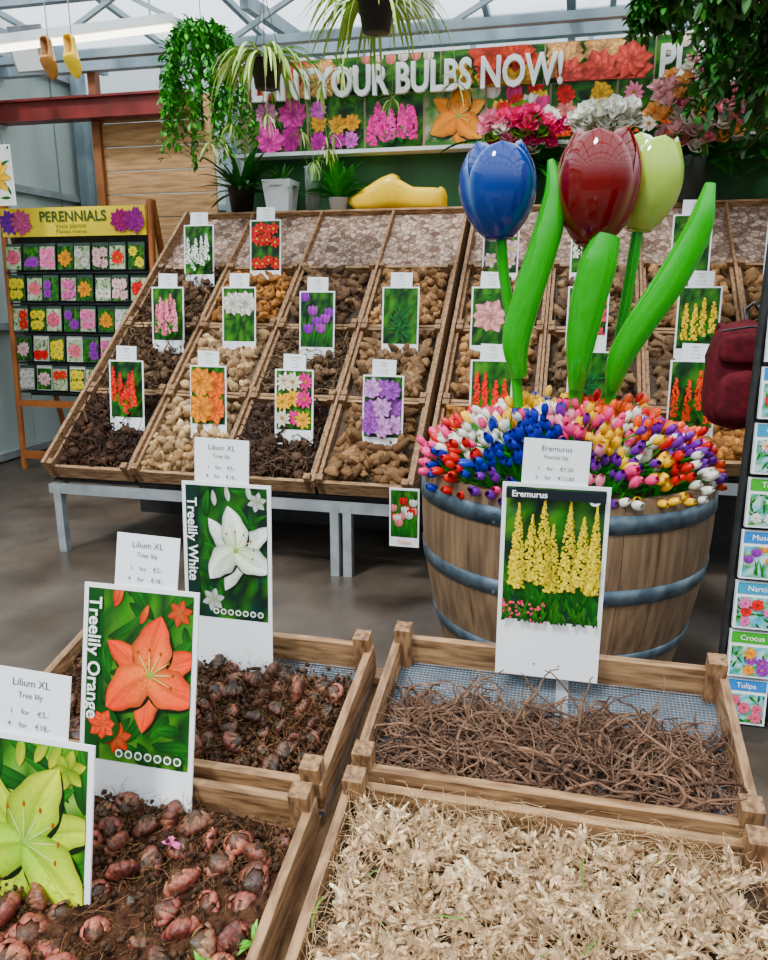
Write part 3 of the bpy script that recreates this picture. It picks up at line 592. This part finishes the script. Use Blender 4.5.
def display(nm,xa,xb,cx,y0):
    b=B(); b.T=TBk; w0,w1=wb(y0),wb(5.35)
    for x in cx:
        e=x in (cx[0],cx[-1]); b.box((x,(w0+w1)/2,-.03 if e else -.005),(.02 if e else .014,w1-w0,.14 if e else .05),WOODY)
    b.box(((xa+xb)/2,(wb(4.88)+w1)/2,-.03),(xb-xa,w1-wb(4.88)-.01,.012),PEBBLE)
    b.box(((xa+xb)/2,w1,-.02),(xb-xa+.02,.02,.07),WOOD)
    b.box(((xa+xb)/2,(w0+w1)/2,-.118),(xb-xa,w1-w0,.02),BLACK)
    for x in (xa+.03,(xa+xb)/2,xb-.03): b.box((x,(w0+w1)/2,-.15),(.04,w1-w0,.05),STEEL)
    b.T=Matrix.Identity(4); z0=.5+.8*(y0-3.5)
    b.box(((xa+xb)/2,y0+.04,z0-.13),(xb-xa,.04,.05),STEEL)
    b.box(((xa+xb)/2,4.35,.40),(xb-xa-.1,.02,.80),BLACK)  # added black sheet, stands in for the deep shade under the table
    for x in (xa+.05,xa+(xb-xa)*.80,xb-.35):
        b.box((x,y0+.04,(z0-.12)/2),(.045,.045,z0-.12),STEEL); b.box((x,5.28,.87),(.045,.045,1.74),STEEL)
    b.box(((xa+xb)/2,5.5,1.96),(xb-xa+.1,.26,.03),WOOD)
    b.done(nm)
display("bulb_display_table",-2.78,-.69,colsx,3.5); display("bulb_display_table",-.65,1.97,cols2,3.70)
SG=[(-2.40,3.75,'hyacinth',[(.75,.02,.03),(.6,.02,.05)],5),(-1.89,3.73,'double',[(.95,.25,.01),(.95,.40,.02)],4),(-1.39,3.72,'daisy',[(.75,.06,.30),(.9,.5,.05),(.8,.75,.6)],9),(-.90,3.70,'double',[(.45,.14,.55),(.75,.4,.75)],9),
    (-2.39,4.25,'hyacinth',[(.85,.2,.3),(.9,.35,.45)],6),(-1.92,4.25,'double',[(.90,.83,.74)],2),(-1.42,4.22,'tulips',[(.35,.06,.5),(.5,.1,.55)],7),(-.93,4.25,'plants',[(0,0,0)],1),
    (-2.41,4.75,'hyacinth',[(.8,.8,.75)],5),(-1.95,4.78,'cluster',[(.75,.03,.02)],12),
    (-.42,4.25,'double',[(.90,.48,.46)],1),(-.36,3.80,'hyacinth',[(.85,.06,.04)],4),(.10,4.25,'cluster',[(.8,.12,.18)],8),(.12,3.86,'plants',[(0,0,0)],1),(.66,4.25,'hyacinth',[(.9,.62,.02)],4),(.60,3.82,'hyacinth',[(.85,.12,.02)],4),
    (-.42,4.75,'cluster',[(.85,.6,.6)],6),(.10,4.75,'hyacinth',[(.9,.8,.7)],5),(1.14,4.28,'double',[(.85,.3,.4)],4),(1.16,4.75,'cluster',[(.8,.2,.4)],8),(.66,4.75,'tulips',[(.9,.3,.3)],5)]
NMS=["Dahlia","Freesia","Anemone","Lilium","Iris","Peony","Crocus","Allium"]
for i,(x,y,k,c,n) in enumerate(SG):
    sign("bulb_price_card",(x,y,.5+.8*(y-3.5)-.03),.215,.40,math.radians(6),k,c,GREENS if i%3 else GREENS+DARKS,n,lines=[NMS[i%8],"mixed","1  for  2,50","4  for  8,00"],pw=.125,ph=.09,eps=.00012,picfrac=.80)
b=B(); T=Matrix.Translation((-.73,3.47,.36)); b.box((0,0,0),(.15,.006,.30),WHITE,T=T); picture(b,T@Matrix.Translation((0,-.004,.02)),.135,.24,'tulips',[RED_,WHT,(.8,.3,.3)],eps=.0001,n=12); text(b,"Tulipa",.03,0,-.125,-.008,(.8,.1,.05),T); b.done("seed_packet_card")
# ------------------------------------------------------------------ room shell
b=B(); b.box((0,3,-.05),(16,14,.1),FLOOR); b.done("floor")
b=B()
for i in range(24): b.box((-4.75,-1.5+i*.36,1.75),(.05+.02*(i%2),.35,3.5),PANEL)
for z in (.05,1.15,2.3,3.35): b.box((-4.69,2.8,z),(.06,8.4,.06),STEEL)
b.done("wall_left")
b=B()
for i in range(30): b.box((-4.7+i*.4+.2,6.95,1.6),(.385,.05,3.2),PANEL)
for z in (1.1,2.2,3.15): b.box((1,6.90,z),(11.6,.05,.05),STEELB)
b.done("wall_back")
b=B(); b.box((1,6.95,3.45),(11.6,.02,.5),ROOFG)
for i in range(13): b.box((-4.7+i*.95,6.93,3.45),(.04,.06,.5),STEELB)
b.done("window_1")
b=B()
for i in range(16):
    b.box((-3.36,6.02,.10+i*.185),(1.02,.03,.175),FENCE)
b.box((-3.88,6.0,1.6),(.07,.07,3.2),noisemat("orange_post",(.22,.08,.03),(.35,.14,.05),5)); b.done("wooden_fence_panel")
b=B(); TR=Matrix.Translation((1,6.9,3.62))@Matrix.Rotation(-math.atan(.06),4,'X')
for i in range(12):
    for j in range(8): b.box((-5.2+i*.98,-.55-j*1.1,0),(.94,1.06,.006),ROOFG,T=TR)
for i in range(13): b.box((-5.7+i*.98,-4.4,-.01),(.045,8.9,.05),STEELB,T=TR)
for j in range(9): b.box((0,-j*1.1,-.02),(11.8,.05,.06),STEELB,T=TR)
b.done("ceiling")
b=B()
def beam(p,q,w,h,mat):
    p=Vector(p);q=Vector(q);d=q-p;L=d.length;T=Matrix.Translation((p+q)/2)@d.to_track_quat('X','Z').to_matrix().to_4x4(); b.box((0,0,0),(L,w,h),mat,T=T)
beam((-4.7,5.95,3.22),(6,5.95,3.22),.08,.12,STEELB); beam((-4.7,5.2,3.05),(6,5.2,3.05),.06,.05,STEELB)
beam((-4.7,5.2,3.42),(6,5.2,3.42),.06,.05,STEELB)
for i in range(14): beam((-4.6+i*.75,5.2,3.05 if i%2 else 3.42),(-3.85+i*.75,5.2,3.42 if i%2 else 3.05),.03,.03,STEELB)
for x in (-4.3,-2.2,-.1,2.0): beam((x,5.2,3.30),(x,6.85,3.42),.06,.09,STEELB); beam((x,2.5,3.7),(x,5.2,3.4),.06,.09,STEELB)
beam((-4.6,6.85,0),(-4.6,6.85,3.5),.1,.1,STEELB); beam((-3.1,6.85,0),(-3.1,6.85,3.5),.08,.08,STEELB)
b.done("roof_truss")
b=B(); b.box((-3.85,5.9,2.88),(1.75,.08,.13),RED); b.box((-3.85,5.9,2.955),(1.75,.14,.018),RED); b.box((-3.85,5.9,2.805),(1.75,.14,.018),RED); b.done("red_steel_beam")
b=B(); b.box((.75,5.70,1.5),(6.4,.06,3.0),GREENW); b.done("wall_partition")
b=B(); b.box((.75,5.59,2.405),(6.4,.15,.025),WHITE); b.done("shelf")
b=B(); T=Matrix.Translation((0,5.63,0)); b.box((.75,0,2.735),(6.4,.02,.60),noisemat("banner_print",(.05,.16,.03),(.50,.25,.22),3,.4),T=T)
kinds=[('double',[(.80,.12,.45),(.85,.4,.6),(.5,.05,.3)],GREENS,4),('double',[(.85,.45,.10),(.75,.2,.6),(.6,.04,.4)],GREENS,7),('hyacinth',[(.8,.02,.35),(.85,.1,.4)],GREENS,7),('lily',[(.92,.32,.04),(.95,.45,.10),(.2,.05,.02),.8,1.2],[(.15,.30,.08),(.55,.5,.35),(.05,.15,.05)],1),('tulips',[(.8,.02,.05),(.9,.8,.75),(.85,.12,.35),(.9,.6,.1)],GREENS,13),('double',[(.88,.15,.06),(.9,.35,.30),(.85,.05,.05),(.9,.55,.05)],GREENS,5),('daisy',[(.85,.2,.1),(.9,.3,.45),(.9,.8,.7)],GREENS,6)]
x=-2.35
for i in range(13):
    k,c,bg,nn=kinds[i%7]; w=.43
    picture(b,T@Matrix.Translation((x+w/2,-.012,2.605)),w-.015,.36,k,c,bg,.0001,nn)
    x+=w
x=-2.35
for i in range(8):
    picture(b,T@Matrix.Translation((x+.35,-.012,2.91)),.69,.24,['double','tulips','double'][i%3],[[(.75,.15,.12),(.85,.5,.25)],[(.85,.7,.6),(.8,.3,.25)],[(.6,.1,.06),(.8,.5,.1)]][i%3],GREENS,.0001,7); x+=.70
text(b,"PLANT",.265,-2.13,2.855,-.065,(.95,.95,.93),T,ext=.018,off=.007,xs=.72)
text(b,"YOUR BULBS NOW!",.265,-.975,2.855,-.065,(.95,.95,.93),T,ext=.018,off=.007,xs=.72)
text(b,"PLANT YOUR BULBS",.265,.47,2.855,-.065,(.95,.95,.93),T,ext=.018,off=.007,xs=.72,align='LEFT')
b.done("plant_your_bulbs_banner")
# ------------------------------------------------------------------ perennials rack
b=B(); Y=5.3; T=Matrix.Translation((-3.72,Y,0))
b.box((0,0,1.955),(1.26,.02,.21),V_PLAIN,(.90,.66,.008),T=T)
text(b,"PERENNIALS",.105,.02,1.99,-.015,(.03,.08,.02),T,off=.0025)
text(b,"Vaste planten",.05,.0,1.925,-.015,(.05,.12,.03),T); text(b,"Plantes vivaces",.045,.0,1.885,-.015,(.05,.12,.03),T)
p=Pic(b,T@Matrix.Translation((0,-.012,1.955)),1.26,.21,.0002)
for (cx,cc) in ((-.54,(.25,.04,.45)),(-.43,(.8,.2,.4)),(.43,(.5,.05,.25)),(.55,(.45,.05,.35))): p.flower(cx,0,.10,12,np.array(cc)*.6,cc,.25,ctr=(.3,.05,.1)); p.flower(cx,0,.06,9,np.array(cc)*.8,cc,.3)
PCs=[(.8,.2,.3),(.88,.4,.04),(.8,.04,.04),(.35,.06,.45),(.85,.8,.75),(.9,.75,.1),(.85,.25,.5),(.9,.6,.6)]
for r in range(5):
    z=1.70-r*.235
    b.box((0,.06,z-.12),(1.24,.16,.012),BLACK,T=T)
    for c in range(8):
        tp=T@Matrix.Translation((-.53+c*.152,-.02+.01*(c%2),z))@Matrix.Rotation(-.12,4,'X'); b.box((0,0,0),(.138,.008,.20),V_PRINT,(.80,.80,.74) if r>2 and c%2 else (.08,.12,.10),T=tp)
        cc=PCs[(c*3+r*5)%8]; picture(b,tp@Matrix.Translation((0,-.005,-.01)),.130,.17,['double','double','daisy','double'][(c+r)%4],[cc],GREENS if (c+r)%2 else [(.6,.6,.5),(.3,.4,.2)],eps=.0001,n=[1,4,2][(c*2+r)%3])
b.box((0,.10,1.25),(1.22,.01,1.3),BLACK,T=T)
OP=noisemat("orange_frame",(.30,.10,.025),(.48,.18,.06),5,.5)
for x in (-.62,.66):
    tube(b,[(x-.02,-.05,0),(x,0.02,2.1)],.03,OP,seg=4,T=T); tube(b,[(x,.55,0),(x,0.05,2.1)],.03,OP,seg=4,T=T)
b.box((0,-.03,.55),(1.3,.04,.05),OP,T=T); b.box((0,-.04,.12),(1.3,.04,.06),OP,T=T)
b.done("perennial_seed_rack")
sign("sunflower_poster",(-4.18,5.1,2.06),.30,.42,0,'daisy',[(.92,.6,.01)],[(.75,.78,.75),(.8,.8,.75)],1,price=False,eps=.0001,picfrac=.97)
# ------------------------------------------------------------------ lamps
b=B(); beam((-4.15,4.5,2.93),(-2.55,4.9,3.12),.12,.05,WHITE); beam((-4.13,4.5,2.895),(-2.57,4.9,3.085),.045,.035,TUBE); beam((-2.7,4.86,3.12),(-2.7,4.86,3.68),.01,.01,STEEL); beam((-4.0,4.54,2.95),(-4.0,4.54,3.68),.01,.01,STEEL); b.done("fluorescent_lamp")
b=B(); T=Matrix.Translation((-3.74,5.05,3.02))@Matrix.Rotation(.4,4,'X'); b.box((0,0,0),(.24,.08,.19),STEEL,T=T); b.box((0,-.045,0),(.20,.01,.15),WHITE,T=T)
for i in range(6): b.box((-.09+i*.036,.06,0),(.008,.05,.16),STEEL,T=T)
b.box((0,.03,.14),(.26,.02,.10),STEEL,T=T); b.done("floodlight")
b=B(); T=Matrix.Translation((-1.05,5.0,3.13))@Matrix.Rotation(.5,4,'X'); b.box((0,0,0),(.30,.10,.16),WHITE,T=T); b.box((0,-.06,0),(.25,.02,.11),WHITE,T=T); b.box((0,.02,.14),(.03,.02,.3),STEEL,T=T); b.done("floodlight")
# ------------------------------------------------------------------ clogs
def clog(name,T,L,col):
    b=B(); n=44; m=40; xs=np.linspace(0,1,n); V=[];C=[]
    for x in xs:
        hw=.17*np.interp(x,[0,.02,.06,.12,.35,.6,.8,.9,.96,1],[.0,.4,.62,.78,.80,1.0,.86,.62,.36,.0])
        zb=np.interp(x,[0,.05,.3,.5,.75,.9,1],[.05,.0,.0,.02,.0,.02,.09]); zt=np.interp(x,[0,.03,.12,.32,.44,.54,.66,.82,.94,1],[.14,.225,.24,.25,.32,.365,.325,.235,.175,.14])
        for k in range(m):
            a=2*math.pi*k/m; cx=math.sin(a); cz=-math.cos(a)
            y=hw*np.sign(cx)*abs(cx)**.75; z=(zb+zt)/2+(zt-zb)/2*np.sign(cz)*abs(cz)**.7
            c=np.array(col)
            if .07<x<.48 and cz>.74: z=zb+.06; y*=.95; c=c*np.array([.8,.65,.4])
            V.append((x,y,z)); C.append(c)
    b.add(np.array(V)*L,gridfaces(1,n,m,True),V_GLOSS,C,T,True)
    return b.done(name)
clog("yellow_wooden_clog",Matrix.Translation((-.86,5.46,1.978))@Matrix.Rotation(math.pi,4,'Z'),.71,(.95,.66,.006))
for x,c in ((-3.13,(.50,.27,.10)),(-2.97,(.95,.68,.02))):
    o=clog("hanging_wooden_clog",Matrix.Translation((x,4.40,2.92))@Matrix.Rotation(math.radians(82),4,'Y')@Matrix.Rotation(math.radians(90),4,'X'),.25,c)
    bb=B(); tube(bb,[(x,4.40,2.9),(x,4.40,3.7)],.004,STEEL,seg=5); bb.done("cord",o)
# ------------------------------------------------------------------ pots and plants
def pot(b,x,y,z,r,h,mat,col=(1,1,1),seg=24): lathe(b,[(0,0),(r*.75,0),(r,h),(r*1.05,h),(r*.95,h*.98),(r*.9,h*.85),(0,h*.85)],mat,col,seg,Matrix.Translation((x,y,z)))
PCL=((-9,4.9,0),(9,5.56,9))
def bush(b,x,y,z,n,L,w,col,spread=1,grav=.12,up=1):
    ribbons(b,np.repeat([[x,y,z]],n,0)+rng.normal(size=(n,3))*.01,rng.normal(size=(n,3))*[spread,spread*.6,.3]+[0,-.15,up],rng.uniform(L*.6,L,n),w,var(col,n),V_LEAF,9,grav,.05,clip=PCL)
b=B(); b.T=Matrix.Translation((-2.08,5.46,1.975))
for k in range(4):
    a=k*math.pi/2+.785; v=[(.11*math.cos(a-.785),.11*math.sin(a-.785),0),(.11*math.cos(a+.785),.11*math.sin(a+.785),0),(.15*math.cos(a+.785),.15*math.sin(a+.785),.24),(.15*math.cos(a-.785),.15*math.sin(a-.785),.24)]
    b.add(v,[[0,1,2,3]],WHITE,T=Matrix.Rotation(.785,4,'Z'))
lathe(b,[(0,.2),(.12,.2)],SOIL,seg=16); b.T=Matrix.Identity(4); bush(b,-2.08,5.46,2.17,26,.24,.012,(.06,.22,.03)); b.done("white_flower_pot")
b=B(); pot(b,-2.38,5.44,1.975,.10,.20,BLACK); bush(b,-2.38,5.44,2.13,60,.40,.020,(.04,.18,.03),1,.1,1.2); b.done("potted_plant")
b=B(); lathe(b,[(0,0),(.055,0),(.06,.30),(.066,.32),(.055,.30),(.05,.01),(0,.01)],VG,seg=24,T=Matrix.Translation((-1.82,5.42,1.975))); bush(b,-1.82,5.42,2.0,14,.5,.006,(.10,.32,.05),.15,.03,1.5); b.done("glass_vase")
b=B(); pot(b,-1.64,5.44,1.975,.07,.11,WHITE); bush(b,-1.64,5.44,2.06,56,.34,.026,(.05,.32,.03),.6,.14,1.5); b.done("potted_plant")
def spider(name,x,y,z,n,L,babies,col=(.26,.42,.07),ztop=3.7):
    b=B(); pot(b,x,y,z-.14,.09,.14,BLACK)
    for a in (0,2.1,4.2): tube(b,[(x+.09*math.cos(a),y+.09*math.sin(a),z),(x,y,z+.35)],.0025,BLACK,seg=4)
    tube(b,[(x,y,z+.35),(x,y,ztop)],.003,BLACK,seg=4)
    K=n; a=rng.uniform(0,6.28,K); P=np.stack([x+.04*np.cos(a),y+.04*np.sin(a),np.full(K,z)],-1)
    ribbons(b,P,np.stack([np.cos(a),np.sin(a),rng.uniform(.4,1.6,K)],-1),rng.uniform(L*.6,L,K),.009,mixc(col,(.52,.62,.26),K),V_LEAF,11,.26,.04)
    if babies:
        K=babies; a=rng.uniform(0,6.28,K); P=np.stack([x+.05*np.cos(a),y+.05*np.sin(a),np.full(K,z)],-1)
        pts=strands(b,P,np.stack([np.cos(a),np.sin(a),np.full(K,.5)],-1),rng.uniform(L*1.0,L*1.7,K),.002,var((.5,.5,.2),K),V_LEAF,11,3,.05,.32)
        for q in pts[:,-1]: ribbons(b,np.repeat([q],12,0),rng.normal(size=(12,3))+[0,0,.3],rng.uniform(.08,.14,12),.005,mixc(col,(.5,.6,.25),12),V_LEAF,7,.28,.05)
    b.done(name)
spider("hanging_spider_plant",-1.74,4.4,2.70,90,.42,9); spider("hanging_spider_plant",-1.00,4.0,2.82,80,.48,4)
def trailing(name,x,y,z,n,Lmin,Lmax,rad,col,leafL,leafw,ztop=3.7,K2=26,blossoms=0,bs=1.0):
    b=B(); pot(b,x,y,z-.12,rad*.6,.13,BLACK); tube(b,[(x,y,z),(x,y,ztop)],.003,BLACK,seg=4)
    a=rng.uniform(0,6.28,n); rr=rad*np.sqrt(rng.uniform(.1,1,n)); P=np.stack([x+rr*.5*np.cos(a),y+rr*.5*np.sin(a),np.full(n,z)],-1)
    k=min(1,(rad/.25)**1.5)
    pts=strands(b,P,np.stack([np.cos(a)*.9*k,np.sin(a)*.9*k,np.full(n,.3*k)],-1),rng.uniform(Lmin,Lmax,n),.002,var(np.array(col)*.7,n),V_LEAF,K2,3,.05,.30)
    Q=pts[:,1:].reshape(-1,3); Q=np.repeat(Q,2,0); D=rng.normal(size=Q.shape); D[:,2]-=.4
    ribbons(b,Q,D,rng.uniform(leafL*.6,leafL,len(Q)),leafw,var(col,len(Q),.45),V_LEAF,5,.15,.05)
    if blossoms:
        q=pts[:,3:14].reshape(-1,3); q=q[rng.integers(0,len(q),blossoms)]+rng.normal(size=(blossoms,3))*.03+[0,-.06,0]
        inst(b,ROSEv,ROSEf,q,dirrot(rng.normal(size=q.shape)+[0,-1.2,.3]),rng.uniform(.026,.045,blossoms)*bs,mixc((.90,.32,.40),(.92,.66,.58),blossoms),V_LEAF)
    b.done(name)
ROSEv,ROSEf=merge([shell(lambda t:(.35+.65*t)*1.0*s_,1.1-.1*q,q*1.9,1.4,.05,5,6,3) for q,s_ in enumerate((.35,.5,.65,.8,.95,1.05,1.1))])
trailing("hanging_fern",-2.42,5.0,3.10,60,.45,.92,.14,(.08,.32,.02),.065,.012)
trailing("hanging_trailing_plant",.64,3.6,2.90,80,.25,.50,.27,(.045,.15,.025),.08,.016,blossoms=30)
trailing("hanging_trailing_plant",1.02,3.9,2.82,80,.3,.90,.27,(.04,.14,.025),.09,.017,blossoms=12)
trailing("hanging_trailing_plant",.92,4.7,3.02,80,.3,.75,.30,(.04,.17,.025),.09,.017,blossoms=90,bs=1.2)
trailing("hanging_trailing_plant",.42,4.9,3.14,30,.2,.36,.20,(.04,.17,.025),.08,.015,blossoms=40,bs=1.2)
def bouquet(name,x,y,z,w,h,n,cols,s,vase=True,lift=.45):
    b=B()
    if vase: lathe(b,[(0,0),(.08,0),(.11,.26),(.115,.28),(.10,.26),(0,.24)],V_GLOSS,(.06,.08,.07),24,Matrix.Translation((x,y,z)))
    K=n; g=np.arange(K); P=np.stack([x+w*np.sqrt((g+.5)/K)*np.cos(g*2.4),y-.06-.12*(1-(g+.5)/K)+rng.uniform(-.02,.02,K),z+lift+h*np.sqrt((g+.5)/K)*np.sin(g*2.4)],-1)
    D=P-np.array([x,y,z+.1]); D[:,1]-=.30; cc=np.array([cols[int(R(0,len(cols)-.01))] for i in range(K)])*(1+rng.uniform(-.15,.15,(K,1)))
    inst(b,ROSEv,ROSEf,P,dirrot(D),rng.uniform(s*.85,s*1.15,K),np.clip(cc,0,1),V_LEAF)
    for q in P: tube(b,[(x,y,z+.25),q],.003,V_LEAF,(.08,.25,.05),5)
    ribbons(b,np.repeat([[x,y,z+.3]],90,0)+rng.normal(size=(90,3))*[w*.4,.03,.05],rng.normal(size=(90,3))*[1.3,.5,.5]+[0,-.3,.4],rng.uniform(.12,.28,90),.028,var((.04,.22,.03),90),V_LEAF,7,.1,.05,clip=PCL)
    b.done(name)
bouquet("rose_bouquet",-.36,5.44,1.985,.26,.12,24,[(.90,.08,.30),(.92,.90,.84),(.94,.42,.55),(.26,.48,.08),(.90,.08,.34)],.072,lift=.47)
bouquet("rose_bouquet",.16,5.44,1.985,.19,.11,18,[(.94,.93,.86),(.9,.9,.82),(.94,.82,.6)],.072,lift=.50)
bouquet("flower_bouquet",.70,5.38,1.985,.28,.26,44,[(.92,.40,.48),(.93,.62,.64),(.93,.58,.28),(.88,.84,.76)],.062,lift=.55)
bouquet("flower_bouquet",1.32,5.38,1.985,.26,.26,40,[(.93,.62,.18),(.92,.75,.6),(.88,.35,.38)],.062,lift=.55)
# ------------------------------------------------------------------ right packet rack + backpack
b=B(); x=.545; y=2.4
tube(b,[(x,y,0),(x,y,1.95)],.012,BLACK,seg=8); tube(b,[(x+.62,y,0),(x+.62,y,1.95)],.012,BLACK,seg=8)
b.box((x,y+.12,.012),(.04,.40,.024),BLACK); b.box((x+.62,y+.12,.012),(.04,.40,.024),BLACK)
for i in range(10):
    z=.10+i*.165
    tube(b,[(x,y,z-.03),(x+.62,y,z-.03)],.004,BLACK,seg=5)
b.box((x+.31,y+.03,.85),(.60,.008,1.6),BLACK)
TAGC=[(.06,.28,.62),(.85,.22,.03),(.10,.45,.08),(.7,.08,.2),(.08,.38,.55),(.88,.65,.15)]
for r in range(8):
    for c in range(4):
        z=.17+r*.165; tp=Matrix.Translation((x+.075+c*.145,y-.025,z))@Matrix.Rotation(-.1,4,'X')
        b.box((0,0,0),(.128,.02,.15),V_PRINT,(.86,.88,.90),T=tp); cc=TAGC[(r*2+c)%6]
        b.box((0,-.011,.055),(.12,.003,.035),V_PRINT,np.array(cc)*.9,T=tp)
        picture(b,tp@Matrix.Translation((0,-.0125,-.02)),.115,.095,['double','daisy','double','tulips'][(r+c)%4],[PCs[(r*3+c)%8],PCs[(r+c*2)%8]],[(.15,.45,.6),(.06,.3,.05),(.5,.65,.6)],eps=.00005,n=5)
        text(b,["Tulipa","Crocus","Narcis","Muscari"][(r+c)%4],.024,0,.055,-.0145,(.9,.9,.9),tp)
b.done("seed_packet_rack")
b=B(); MR=noisemat("maroon_fabric",(.07,.005,.011),(.13,.012,.020),40,.85,bump=.3,spec=.2)
T=Matrix.Translation((.555,2.66,1.18))
def pillow(cx,cy,cz,hx,hy,hz,mat,pw=.45):
    n=18;m=32;V=[]
    for i in range(n):
        u=-1+2*i/(n-1); s_=(1-abs(u)**5)**.5 if abs(u)<.999 else .05
        for k in range(m):
            a=2*math.pi*k/m; V.append((cx+hx*s_*np.sign(math.cos(a))*abs(math.cos(a))**pw*(1-.12*max(u,0)),cy+hy*s_*np.sign(math.sin(a))*abs(math.sin(a))**pw,cz+hz*u))
    b.add(V,gridfaces(1,n,m,True),mat,(1,1,1),T,True)
pillow(0,0,0,.105,.075,.18,MR); pillow(0,-.085,-.06,.08,.035,.085,MR); pillow(0,-.075,.09,.085,.02,.05,MR)
tube(b,[(-.085,-.083,.145),(0,-.086,.16),(.085,-.083,.145)],.004,BLACK,T=T,seg=5)
tube(b,[(0,0,.17),(.0,.03,.21),(.02,.0,.23),(.04,-.01,.20),(.04,0,.16)],.008,BLACK,T=T,seg=6)
tube(b,[(.02,.0,.225),(.02,-.2,.25),(.02,-.26,.25)],.005,BLACK,T=T,seg=6)
for q in (-.06,.06): tube(b,[(q,.06,.16),(q-.02,.12,.05),(q-.02,.12,-.08),(q,.06,-.16)],.014,MR,T=T,seg=6)
b.done("maroon_backpack")
# ------------------------------------------------------------------ lights / world / camera
w=bpy.data.worlds.new("sky"); bpy.context.scene.world=w; w.use_nodes=True; nt=w.node_tree
bg=nt.nodes["Background"]; tc=nt.nodes.new("ShaderNodeTexCoord"); sx=nt.nodes.new("ShaderNodeSeparateXYZ"); cr=nt.nodes.new("ShaderNodeValToRGB")
nt.links.new(tc.outputs["Generated"],sx.inputs[0]); nt.links.new(sx.outputs[2],cr.inputs[0]); nt.links.new(cr.outputs[0],bg.inputs[0])
cr.color_ramp.elements[0].position=.0; cr.color_ramp.elements[0].color=(.08,.08,.08,1)
cr.color_ramp.elements[1].position=.45; cr.color_ramp.elements[1].color=(.90,.96,1.0,1)
e=cr.color_ramp.elements.new(.2); e.color=(.30,.33,.35,1)
bg.inputs[1].default_value=2.7
l=bpy.data.lights.new("sun_light",'SUN'); l.energy=7.0; l.angle=math.radians(9); l.color=(1,.98,.95); o=bpy.data.objects.new("sun_light",l); o.rotation_euler=(math.radians(34),0,math.radians(-25)); bpy.context.scene.collection.objects.link(o)
cam=bpy.data.cameras.new("camera"); co=bpy.data.objects.new("camera",cam); bpy.context.scene.collection.objects.link(co)
co.location=(0,0,1.45); co.rotation_euler=(math.radians(90)-math.atan(190/750),0,math.radians(13.5))
cam.sensor_fit='VERTICAL'; cam.sensor_height=24; cam.lens=24*750/960; cam.clip_start=.02
bpy.context.scene.camera=co
